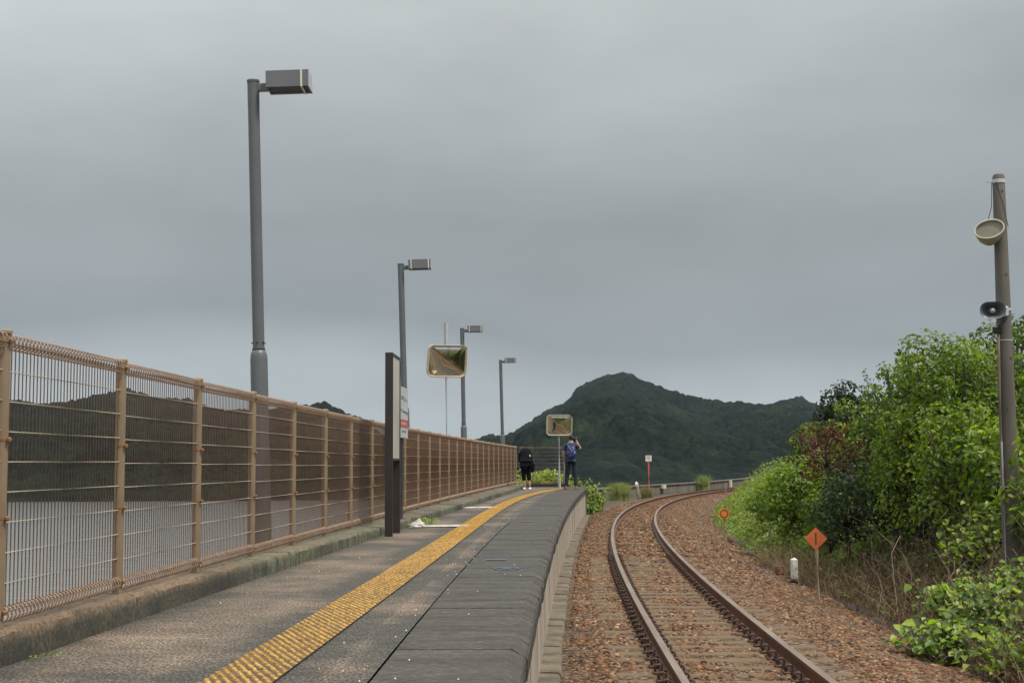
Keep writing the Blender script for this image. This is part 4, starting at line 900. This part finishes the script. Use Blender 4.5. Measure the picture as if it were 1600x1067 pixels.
for i, (px, yt, Yv, wp, lab) in enumerate(((1312, 590, 46, 50, 'dark rounded pine standing behind the thicket'), (1352, 612, 40, 34, 'smaller dark tree right of the rounded pine'), (1275, 650, 52, 45, 'low dark tree left of the rounded pine against the hill'))):
    X_, Y_, Z_, Rr = S_(px, yt, Yv, wp); shrub('pine_tree', X_, Y_, Z_, Rr, G_DARK if i != 2 else G_MID, .13, 130, lab, 'tree', None, seed=60 + i, nb=12, flat=.6)
# sprig with bare twigs against the sky
def twig(name, X, Y, z0, n, h, spread, seed, lab, mat, leaf=None, pal=None):
    rg = random.Random(seed); m_ = MB(); tips = []
    for k in range(n):
        a = rg.uniform(0, 6.28); p = Vector((rg.uniform(-.05, .05), rg.uniform(-.05, .05), 0)); P = [p.copy()]; d = Vector((math.cos(a) * spread, math.sin(a) * spread, 1))
        for s_ in range(5): p = p + d * h / 5; d += Vector((rg.uniform(-.3, .3), rg.uniform(-.3, .3), rg.uniform(-.25, .05))); P.append(p.copy()); tips.append(p.copy())
        m_.tube(P, [.012, .010, .008, .006, .005, .003], 5)
    r = empty(name, (X, Y, z0)); m_.build('stems', mat, r)
    if leaf:
        g_ = np.random.default_rng(seed); C = np.repeat(np.array([tuple(t_) for t_ in tips]), 7, 0) + g_.normal(0, leaf * .8, (len(tips) * 7, 3)); Nn = g_.normal(0, .6, C.shape) + [0, -.3, .8]
        V, Fc = leafset(C, Nn, leaf, g_); K = np.array(pal)[g_.integers(0, len(pal), len(C))] * g_.uniform(.8, 1.2, (len(C), 1)); npmesh('foliage', V, Fc, M['leaf'], np.repeat(K, 2, 0), r)
    return r
p = at(1357, 600, 34); tag(twig('sapling', p.x, 34, p.z - .6, 4, 1.0, .25, 5, '', M['bark'], .07, G_GREY), 'thin sapling poking above the thicket against the sky', 'sapling')
# ground cover: bright grass slope, low leaves
def cover(name, n, fn, size, pal, lab, cat, seed, hfn, asp=.5, upw=.8):
    rg = np.random.default_rng(seed); C = []
    while len(C) < n:
        px, py_ = fn(rg)
        C.append((px, py_, gz(px, py_) + hfn(px, py_, rg)))
    C = np.array(C); Nn = rg.normal(0, .55, C.shape) + [-.1, -.35, upw]; V, Fc = leafset(C, Nn, size, rg, asp=asp)
    K = np.array(pal)[rg.integers(0, len(pal), n)] * rg.uniform(.7, 1.3, (n, 1)); o = npmesh(name, V, Fc, M['leaf'], np.repeat(K, 2, 0)); return tag(o, lab, cat, kind='stuff')
def slopefn(rg):
    Y = 25 + 50 * rg.random() ** 1.2; return float(trk(Y)) + 2.45 + .6 * rg.random() * (1 + .3 * math.sin(Y)) + rg.random() ** 1.3 * 4.0, Y
def hump(x, y, rg):
    d = x - float(trk(y)) - 2.3; return (rg.random() ** .7) * (.12 + .28 * min(1, max(0, d) / .8) + .55 * min(1, max(0, d - .6) / 1.6)) * (1 + .35 * math.sin(x * 2.3 + y * .9) + .2 * math.sin(y * 2.1)) * min(1, max(.25, (Y_lim(y))))
def Y_lim(y): return (y - 23) / 10
cover('slope_growth', 30000, slopefn, .10, G_BRIGHT + [(.19, .22, .05)], 'low bright green growth covering the bank right of the curve', 'ground cover', 11, hump)
def lowfn(rg):
    Y = 11 + 20 * rg.random(); return float(trk(Y)) + 3.0 + rg.random() ** 1.0 * 8.5, Y
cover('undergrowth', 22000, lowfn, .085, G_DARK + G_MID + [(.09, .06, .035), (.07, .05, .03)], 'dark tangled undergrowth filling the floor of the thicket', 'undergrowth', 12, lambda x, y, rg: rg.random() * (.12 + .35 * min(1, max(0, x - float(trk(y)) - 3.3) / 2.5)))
# foreground broad-leaf vine clumps
def vine(px, yt, yb, Yv, wp, seed, lab, n, leaf=.115, pal=G_BRIGHT):
    rg = np.random.default_rng(seed); p = at(px, yt, Yv); z0 = gz(p.x, Yv); r = empty('broadleaf_vine', (p.x, Yv, z0)); Rr = wp / F * Yv; Ht = max(.2, p.z - z0); m_ = MB(); C = []; Ns = []
    ns = n // 12
    for k in range(ns):
        a = rg.uniform(0, 6.28); q_ = rg.random() ** .5; bx_, by = math.cos(a) * q_ * Rr * .8, math.sin(a) * q_ * Rr * .8; h = Ht * (1 - .45 * q_ ** 2) * rg.uniform(.45, 1.0)
        tp = Vector((bx_ + rg.normal(0, .12), by + rg.normal(0, .12), h)); g0 = gz(p.x + bx_, Yv + by) - z0; m_.tube([(bx_, by, g0 - .03), (bx_ + rg.normal(0, .05), by + rg.normal(0, .05), h * .55), tp], [.007, .006, .004], 5)
        for j in range(9):
            tq = rg.uniform(.35, 1); C.append(Vector((bx_, by, g0)).lerp(tp, tq) + Vector((rg.normal(0, .09), rg.normal(0, .09), rg.normal(0, .03)))); Ns.append((rg.normal(0, .4), rg.normal(0, .4) - .35, .9))
    C = np.array([tuple(c_) for c_ in C]); V, Fc = leafset(C, np.array(Ns), leaf * rg.uniform(.45, 1.0, len(C)), rg, asp=.85, fold=.3); K = np.array(pal)[rg.integers(0, len(pal), len(C))] * rg.uniform(.8, 1.35, (len(C), 1))
    npmesh('foliage', V, Fc, M['leaf'], np.repeat(K, 2, 0), r); m_.build('stems', M['bark'], r); tag(r, lab, 'vine', 'broad leaved vines in the right foreground')
BR2 = [(.24, .34, .04), (.15, .25, .035), (.30, .38, .055), (.08, .14, .025), (.05, .09, .02)]
vine(1465, 945, 1000, 14.2, 62, 1, 'low bright green vine nearest the ballast at the lower right', 620, pal=BR2)
vine(1545, 905, 1000, 15.0, 70, 2, 'bright green vine mound in front of the concrete pole', 900, pal=BR2)
vine(1500, 880, 1000, 16.5, 50, 3, 'bright vine sprays behind the lowest clump', 520, pal=BR2)
vine(1600, 860, 1000, 16.0, 55, 4, 'broad vine leaves at the right edge hiding the pole foot', 800, pal=BR2)
vine(1580, 960, 1060, 13.2, 60, 5, 'vine leaves in the bottom right corner', 420, .10, pal=G_BRIGHT)
vine(1600, 740, 900, 18.9, 60, 7, 'tall vine leaves climbing right of the pole', 900, pal=BR2)
vine(1520, 760, 900, 19.0, 45, 8, 'tall vine leaves climbing left of the pole', 700, pal=G_BRIGHT)
# dry brown stems
def drymass(name, n, fn, L_, seed, lab, cols, rad=.005, arch=.5):
    rg = np.random.default_rng(seed); K = 5; V = []; Fq = []; Cc = []
    for i in range(n):
        x, y = fn(rg); z = gz(x, y) - .02; a = rg.uniform(0, 6.28); l_ = L_ * rg.uniform(.4, 1.2); d = np.array([math.cos(a) * rg.uniform(.2, 1), math.sin(a) * rg.uniform(.2, 1), rg.uniform(.4, 1.2)]); p = np.array([x, y, z]); rr_ = rad * rg.uniform(.6, 1.3); c_ = np.array(cols[rg.integers(0, len(cols))]) * rg.uniform(.7, 1.3); b0 = len(V)
        for k in range(K + 1):
            q_ = rr_ * (1 - .7 * k / K); V += [p + [q_, 0, 0], p + [-q_ * .5, q_ * .8, 0], p + [-q_ * .5, -q_ * .8, q_ * .3]]
            p = p + d * l_ / K; d = d + np.array([rg.normal(0, .2), rg.normal(0, .2), -arch * 2.0 / K * rg.uniform(.6, 1.4)]); 
            if p[2] < gz(p[0], p[1]): p[2] = gz(p[0], p[1]) + .02; d[2] = abs(d[2]) * .3
        for k in range(K):
            for j in range(3): Fq.append((b0 + k * 3 + j, b0 + k * 3 + (j + 1) % 3, b0 + k * 3 + 3 + (j + 1) % 3, b0 + k * 3 + 3 + j)); Cc.append(c_)
    return tag(npmesh(name, np.array(V), np.array(Fq), M['dry'], np.array(Cc)), lab, 'dry grass', kind='stuff')
DRY = [(.26, .155, .09), (.18, .10, .06), (.32, .22, .14), (.11, .06, .04)]
cover('green_sprouts', 6500, lambda rg: (lambda Y: (float(trk(Y)) + 2.7 + rg.random() * 3.2, Y))(12 + 15 * rg.random() ** .8), .075, G_BRIGHT + G_MID, 'sparse green sprouts growing up through the brown stems', 'undergrowth', 15, lambda x, y, rg: rg.random() * (.10 + .5 * max(0, math.sin(x * 3.1 + y * 1.3)) * max(0, math.sin(y * 1.9 - x))))
drymass('dry_stems', 3900, lambda rg: (lambda Y: (float(trk(Y)) + 2.45 + rg.random() ** .9 * 2.6, Y))(12 + 11 * rg.random()), .85, 21, 'brown tangle of dry stems between the ballast and the thicket', DRY, .0055, .75)
drymass('dry_stems', 1500, lambda rg: (lambda Y: (float(trk(Y)) + 2.4 + rg.random() * .9, Y))(23 + 6 * rg.random()), .7, 22, 'straw coloured dry grass left of the short white post', [(.34, .25, .14), (.26, .18, .10), (.40, .31, .18)], .006, .7)
drymass('dry_stems', 900, lambda rg: (lambda Y: (float(trk(Y)) + 2.5 + rg.random() * 2.8, Y))(11 + 5 * rg.random()), 1.1, 24, 'brown stems tangled through the broad leaved vines', DRY, .005, .8)
drymass('dry_stems', 520, lambda rg: (lambda Y: (float(trk(Y)) + 2.7 + rg.random() * 3.0, Y))(13 + 9 * rg.random()), 2.0, 23, 'long bare arching vines rising out of the dry stems', [(.30, .23, .16), (.22, .16, .11)], .006, .9)
# weeds behind the far end of the platform and by the sea wall
def weed(name, X, Y, z0, n, h, Rr, leaf, seed, lab, pal, cat='weeds', group=None, grass=False):
    rg = np.random.default_rng(seed); r = empty(name, (X, Y, z0)); C = []; Ns = []; m_ = MB()
    for k in range(n):
        bx_, by = rg.normal(0, Rr * .5), rg.normal(0, Rr * .35); hh_ = h * rg.uniform(.5, 1.05); tx_, ty_ = bx_ + rg.normal(0, .12 * h), by + rg.normal(0, .1 * h)
        if grass:
            m_.tube([(bx_, by, 0), ((bx_ + tx_) / 2, (by + ty_) / 2, hh_ * .65), (tx_ + (tx_ - bx_), ty_, hh_)], [.012, .009, .002], 3, cap=False)
        else:
            m_.tube([(bx_, by, 0), (tx_, ty_, hh_)], [.008, .004], 4)
            for j in range(11): q_ = .2 + .8 * rg.random(); C.append((bx_ + (tx_ - bx_) * q_ + rg.normal(0, .05), by + (ty_ - by) * q_ + rg.normal(0, .05), hh_ * q_)); Ns.append((rg.normal(0, .5), rg.normal(0, .5) - .5, .7))
    if grass:
        gm, gt, gb = newmat('grass_blade'); gt.links.new(ramp(gt, noise(gt, 6, 3), [(.3, pal[0]), (.7, pal[1])]), gb.inputs['Base Color']); m_.build('blades', gm, r)
    else:
        m_.build('stems', M['bark'], r); C = np.array(C); V, Fc = leafset(C, np.array(Ns), leaf, rg); K = np.array(pal)[rg.integers(0, len(pal), len(C))] * rg.uniform(.8, 1.3, (len(C), 1)); npmesh('foliage', V, Fc, M['leaf'], np.repeat(K, 2, 0), r)
    tag(r, lab, cat, group); return r
YG = [(.32, .40, .05), (.22, .31, .04), (.40, .44, .06)]
weed('weeds', at(835, 750, 51.2).x, 51.2, -.35, 120, 1.0, .8, .10, 1, 'yellow green weeds behind the end fence beside the bent person', YG, group='weeds behind the end of the platform')
weed('weeds', at(864, 750, 51).x, 51.0, -.35, 90, .95, .55, .10, 2, 'yellow green weeds behind the end fence by the pale mirror post', YG, group='weeds behind the end of the platform')
weed('weeds', at(905, 760, 50.6).x, 50.6, -.45, 40, .75, .35, .10, 3, 'small leafy weeds right of the standing man', G_BRIGHT, group='weeds behind the end of the platform')
weed('weeds', at(929, 780, 52).x, 52, -1.1, 60, 1.15, .28, .11, 4, 'tall leafy weed at the corner where the platform ends', YG[:2] + G_BRIGHT, group='weeds behind the end of the platform')
weed('weeds', at(917, 795, 50.5).x, 50.5, -1.15, 50, .75, .25, .10, 5, 'leafy weeds at the foot of the platform end wall', G_BRIGHT, group='weeds behind the end of the platform')
weed('grass_tuft', at(968, 775, 70).x, 70, -1.1, 700, .95, .38, 0, 6, 'large yellow green grass tuft against the sea wall', [(.20, .25, .06), (.30, .33, .09)], 'grass', grass=True)
weed('grass_tuft', at(1011, 775, 73).x, 73.4, -1.1, 300, .7, .3, 0, 8, 'brownish grass tuft behind the red post', [(.20, .17, .07), (.22, .22, .07)], 'grass', grass=True)
weed('grass_tuft', at(1106, 760, 88).x, 90, -1.0, 400, 1.0, .32, 0, 7, 'grass tuft growing in front of the distant sea wall', [(.20, .26, .06), (.28, .33, .08)], 'grass', grass=True)
for (px, py_, n, h, lab, s_) in ((340, 917, 7, .06, 'small green weed at the foot of the kerb', 31), (73, 1024, 2, .015, 'tiny green weed on the asphalt near the kerb at lower left', 32), (655, 818, 22, .10, 'weeds growing along the kerb behind the white bag', 33)):
    q_ = gp(px, py_); weed('weed', min(q_.x, float(foot(q_.y)) + .04) if s_ != 32 else q_.x, q_.y, 0, n, h, .04 if s_ != 33 else .25, (.03 if s_ != 32 else .018), s_, lab, YG[:2] + G_BRIGHT[:1], 'weed')

# ------------------------------------------------------------------ people
def skin(name, V, E, rads, mat, parent=None, sub=2, root=0):
    me = bpy.data.meshes.new(name + '_base'); me.from_pydata([tuple(v) for v in V], E, []); o = bpy.data.objects.new(name + '_tmp', me); col.objects.link(o)
    md = o.modifiers.new('skin', 'SKIN'); sv = me.skin_vertices[0].data if me.skin_vertices else None
    if sv is None:
        bpy.context.view_layer.objects.active = o; me.skin_vertices
    for i, r_ in enumerate(rads):
        rr_ = r_ if hasattr(r_, '__len__') else (r_, r_); me.skin_vertices[0].data[i].radius = rr_; me.skin_vertices[0].data[i].use_root = (i == root)
    s_ = o.modifiers.new('sub', 'SUBSURF'); s_.levels = sub; s_.render_levels = sub; md.use_smooth_shade = True
    dg = bpy.context.evaluated_depsgraph_get(); em = bpy.data.meshes.new_from_object(o.evaluated_get(dg)); em.name = name
    bpy.data.objects.remove(o); em.materials.clear(); em.materials.append(mat); n = bpy.data.objects.new(name, em); col.objects.link(n)
    if parent: n.parent = parent
    return n
def chain(V, E, Rr, start, pts):
    i = start
    for p, r_ in pts: V.append(p); Rr.append(r_); E.append((i, len(V) - 1)); i = len(V) - 1
    return i
def hand(V, E, Rr, wrist, d, side, curl):
    d = Vector(d).normalized(); side = Vector(side).normalized(); c_ = d.cross(side).normalized(); w_ = Vector(V[wrist])
    palm = chain(V, E, Rr, wrist, [(w_ + d * .05, (.034, .016))])
    for k, ln in enumerate((.068, .078, .072, .056)):
        b_ = w_ + d * .085 + side * (k - 1.5) * .020; chain(V, E, Rr, palm, [(b_, .009), (b_ + d * ln * .5 + c_ * curl * .3 * ln, .0085), (b_ + d * ln * .75 + c_ * curl * ln, .0075)])
    b_ = w_ + d * .03 - side * .035; chain(V, E, Rr, palm, [(b_, .011), (b_ + d * .04 - side * .018 + c_ * curl * .02, .009)])
M['skin_tone'] = pm('skin_tone', (.46, .27, .18), (.42, .24, .16), 8, .55, bmp=0)
M['hair'] = pm('black_hair', (.012, .010, .010), None, 20, .5, bmp=.3)
M['shirt'] = pm('blue_shirt', (.035, .062, .125), (.025, .045, .095), 12, .85, bmp=.4, bs_=12, bd=.02)
M['jeans'] = pm('dark_jeans', (.016, .024, .042), (.010, .016, .030), 9, .85, bmp=.4, bs_=12, bd=.02)
M['navy'] = pm('navy_pack', (.022, .030, .12), (.014, .02, .08), 9, .6, bmp=.2)
M['navy2'] = pm('pale_strap', (.30, .36, .62), None, 9, .6, bmp=0)
M['black'] = pm('black_cloth', (.008, .008, .012), (.005, .005, .007), 9, .9, spec=.15, bmp=.4, bs_=12, bd=.02)
M['brownshoe'] = pm('brown_shoe', (.20, .075, .035), None, 9, .6, bmp=0)
gm = at(892.5, 763, 45.3); man = empty('person', (gm.x, 45.3, .006)); man.scale = (1.03,) * 3
tag(man, 'standing person in blue shirt and dark jeans holding a camera to the face', 'person')
V, E, Rr = [(0, 0, .95)], [], [(.15, .105)]
ch = chain(V, E, Rr, 0, [((0, 0, 1.10), (.135, .10)), ((0, -.01, 1.28), (.165, .11)), ((0, .0, 1.42), (.12, .085))])
nk = chain(V, E, Rr, ch, [((0, .01, 1.50), .052), ((.005, .02, 1.57), (.07, .08)), ((.005, .03, 1.645), (.078, .092)), ((.005, .025, 1.70), (.055, .065))])
chain(V, E, Rr, nk - 2, [((.005, .13, 1.585), .012)])       # nose/chin side (faces away)
la_ = chain(V, E, Rr, ch, [((-.19, 0, 1.39), .055), ((-.235, .0, 1.12), .042), ((-.215, .05, .90), .029)]); hand(V, E, Rr, la_, (.05, .12, -1), (0, 1, .1), .6)
ra_ = chain(V, E, Rr, ch, [((.19, 0, 1.39), .055), ((.315, .12, 1.26), .043), ((.20, .22, 1.50), .030)]); hand(V, E, Rr, ra_, (-.3, .2, .9), (0, 1, 0), -.5)
for sx_ in (-1, 1):
    k_ = chain(V, E, Rr, 0, [((sx_ * .09, 0, .86), .085), ((sx_ * .13, .015, .48), .057), ((sx_ * .155, -.005, .09), .038), ((sx_ * .165, .02, .04), (.04, .03)), ((sx_ * .18, .15, .03), (.038, .022))])
bodym = skin('body', V, E, Rr, M['skin_tone'], man)
V, E, Rr = [(0, 0, 1.0)], [], [(.165, .12)]
ch = chain(V, E, Rr, 0, [((0, 0, .93), (.17, .125))]); ch = chain(V, E, Rr, 0, [((0, 0, 1.12), (.155, .12)), ((0, -.01, 1.28), (.185, .13)), ((0, 0, 1.415), (.135, .10)), ((0, .01, 1.465), (.07, .065))]) - 1
chain(V, E, Rr, ch, [((-.19, 0, 1.385), .072), ((-.225, 0, 1.20), .062)]); chain(V, E, Rr, ch, [((.19, 0, 1.385), .072), ((.275, .075, 1.31), .064)])
skin('shirt', V, E, Rr, M['shirt'], man)
V, E, Rr = [(0, 0, .96)], [], [(.155, .115)]
for sx_ in (-1, 1): chain(V, E, Rr, 0, [((sx_ * .09, 0, .84), .10), ((sx_ * .13, .015, .48), .074), ((sx_ * .155, -.005, .085), .060)])
skin('jeans', V, E, Rr, M['jeans'], man)
hr = MB(); rows = []
for k in range(9):
    ph = math.pi * k / 8 * .72; rows.append([(.005 + .083 * math.sin(ph) * math.cos(a * .3927), .015 - .018 * math.cos(ph * 0) + .098 * math.sin(ph) * math.sin(a * .3927), 1.635 + .105 * math.cos(ph)) for a in range(16)])
hr.grid(rows, closed=True); hr.build('hair', M['hair'], man, smooth=180)
fm_ = MB()      # face details, looking away from the camera
fm_.tube([(.035, .118, 1.63), (.035, .124, 1.63)], .010, 8); fm_.tube([(-.025, .118, 1.63), (-.025, .124, 1.63)], .010, 8); fm_.box((.005, .122, 1.565), (.045, .01, .010)); fm_.build('face_features', M['ink'], man)
for sx_ in (-1, 1): e_ = MB(); e_.tube([(.005 + sx_ * .076, .03, 1.60), (.005 + sx_ * .084, .025, 1.625), (.005 + sx_ * .078, .02, 1.65)], [.012, .016, .010], 8); e_.build('ear', M['skin_tone'], man, smooth=180)
for sx_ in (-1, 1):
    s_ = MB(); s_.box((sx_ * .17, .08, .035), (.10, .28, .075), rz=-sx_ * .12, bev=.02, taper=.85); s_.build('shoe', M['brownshoe'], man, smooth=60)
bp = empty('backpack', (gm.x, 45.3 - .17 * 1.03, 0)); bp.scale = man.scale; tag(bp, 'navy blue backpack worn by the person with the camera', 'backpack')
V, E, Rr = [(0, -.01, 1.02)], [], [(.15, .085)]; chain(V, E, Rr, 0, [((0, -.02, 1.12), (.16, .10)), ((0, -.01, 1.27), (.15, .085)), ((0, .0, 1.38), (.10, .06))]); chain(V, E, Rr, 0, [((0, 0, .96), (.13, .07))])
skin('pack_body', V, E, Rr, M['navy'], bp)
m_ = MB(); m_.box((0, -.115, 1.10), (.22, .05, .16), bev=.02); m_.build('front_pocket', M['navy'], bp)
m_ = MB(); m_.tube([(-.10, -.06, 1.40), (-.05, -.10, 1.30), (.04, -.12, 1.20)], .010, 5); m_.tube([(.10, -.06, 1.38), (.06, -.11, 1.26)], .010, 5); m_.box((.10, -.125, 1.16), (.05, .02, .09), bev=.006); m_.build('trim', M['navy2'], bp)
for sx_ in (-1, 1): m_ = MB(); m_.tube([(sx_ * .10, .0, 1.36), (sx_ * .11, .10, 1.475), (sx_ * .11, .24, 1.42), (sx_ * .14, .27, 1.2), (sx_ * .15, .1, 1.05)], .017, 6); m_.build('shoulder_strap', M['navy'], bp)
cm_ = empty('camera_body', (gm.x + .115 * 1.03, 45.3 + .21, 1.585 * 1.03)); tag(cm_, 'small black camera held up to the standing person\'s face', 'camera')
m_ = MB(); m_.box((0, 0, 0), (.13, .06, .085), bev=.008); m_.box((0, 0, .05), (.05, .05, .03), bev=.006); m_.build('case', M['bolt'], cm_); m_ = MB(); m_.tube([(0, .03, 0), (0, .11, 0)], .034, 12); m_.build('lens', M['bolt'], cm_)
# person bending forward over the fence
g6 = at(822, 765, 45.0); bent = empty('person', (g6.x, 44.9, .006)); tag(bent, 'person in black cropped trousers and white shoes, bent forward by the fence corner', 'person')
V, E, Rr = [(0, 0, .90)], [], [(.15, .12)]
ch = chain(V, E, Rr, 0, [((-.01, .12, 1.03), (.13, .11)), ((-.02, .28, 1.13), (.15, .11)), ((-.03, .42, 1.15), (.11, .09))])
nk = chain(V, E, Rr, ch, [((-.03, .50, 1.13), .05), ((-.03, .58, 1.08), (.075, .08)), ((-.03, .65, 1.03), (.07, .08))]); chain(V, E, Rr, nk, [((-.03, .70, .98), .03)])
a_ = chain(V, E, Rr, ch, [((-.19, .40, 1.12), .05), ((-.20, .48, .88), .04), ((-.17, .66, .80), .028)]); hand(V, E, Rr, a_, (.1, 1, -.2), (0, .2, 1), .6)
a_ = chain(V, E, Rr, ch, [((.15, .38, 1.10), .05), ((.19, .30, .86), .04), ((.20, .34, .66), .028)]); hand(V, E, Rr, a_, (0, .1, -1), (0, 1, .1), .6)
for sx_ in (-1, 1): chain(V, E, Rr, 0, [((sx_ * .085, 0, .82), .085), ((sx_ * .08 + .0, .015, .47), .057), ((sx_ * .085 + .03, -.005, .09), .036), ((sx_ * .085 + .03, .02, .04), (.04, .03)), ((sx_ * .10 + .03, .14, .03), (.036, .022))])
skin('body', V, E, Rr, M['skin_tone'], bent)
V, E, Rr = [(0, 0, .92)], [], [(.20, .16)]
chain(V, E, Rr, 0, [((0, -.02, .80), (.20, .16))]); ch = chain(V, E, Rr, 0, [((-.01, .12, 1.04), (.16, .14)), ((-.02, .28, 1.14), (.18, .14)), ((-.03, .42, 1.15), (.13, .11))]); chain(V, E, Rr, ch, [((-.19, .40, 1.12), .07), ((-.20, .47, .92), .06), ((-.18, .60, .82), .04)]); chain(V, E, Rr, ch, [((.15, .38, 1.10), .07), ((.185, .31, .88), .06), ((.20, .33, .72), .04)])
skin('jacket', V, E, Rr, M['black'], bent)
V, E, Rr = [(0, 0, .92)], [], [(.19, .155)]
for sx_ in (-1, 1): chain(V, E, Rr, 0, [((sx_ * .085, 0, .78), .108), ((sx_ * .08, .015, .50), .086), ((sx_ * .085 + .02, 0, .27), .064)])
skin('trousers', V, E, Rr, M['black'], bent)
for sx_ in (-1, 1):
    s_ = MB(); s_.box((sx_ * .09 + .035, .06, .035), (.095, .27, .07), bev=.02, taper=.85); s_.build('shoe', M['white'], bent, smooth=60)
    s_ = MB(); s_.tube([(sx_ * .085 + .03, 0, .06), (sx_ * .085 + .03, 0, .13)], .042, 8); s_.build('sock', M['black'], bent)
b3 = empty('backpack', (g6.x, 44.9, 0)); tag(b3, 'black backpack on the back of the bent person', 'backpack')
V, E, Rr = [(0, -.03, 1.06)], [], [(.19, .11)]; chain(V, E, Rr, 0, [((-.01, .06, 1.22), (.20, .13)), ((-.02, .18, 1.33), (.16, .10))]); chain(V, E, Rr, 0, [((0, -.05, .93), (.15, .09))]); skin('pack_body', V, E, Rr, M['black'], b3)
m_ = MB(); m_.box((.13, -.155, 1.10), (.04, .02, .06), bev=.005); m_.build('tag', M['white'], b3)
m_ = MB(); rows = [[(.22 + r_ * math.cos(a * .7854), .30 + r_ * .6 * math.sin(a * .7854), z_) for a in range(8)] for r_, z_ in ((.04, .86), (.075, .80), (.08, .66), (.05, .58), (.01, .56))]; m_.grid(rows, closed=True); o = m_.build('shoulder_bag', M['black'], None, smooth=180); o.location = (g6.x, 44.9, 0); tag(o, 'small black bag hanging from the bent person\'s right hand', 'bag')

# ------------------------------------------------------------------ haze
hz, t, b = newmat('haze'); t.nodes.remove(b); pv = t.nodes.new('ShaderNodeVolumePrincipled'); pv.inputs['Color'].default_value = (.62, .78, .92, 1); pv.inputs['Density'].default_value = .00007; pv.inputs['Anisotropy'].default_value = .2
t.links.new(pv.outputs[0], t.nodes['Material Output'].inputs['Volume'])
hb = MB(); hb.box((0, 700, 60), (4000, 2200, 136)); tag(hb.build('haze', hz), kind='stuff', label='thin pale haze over the inlet', cat='haze')
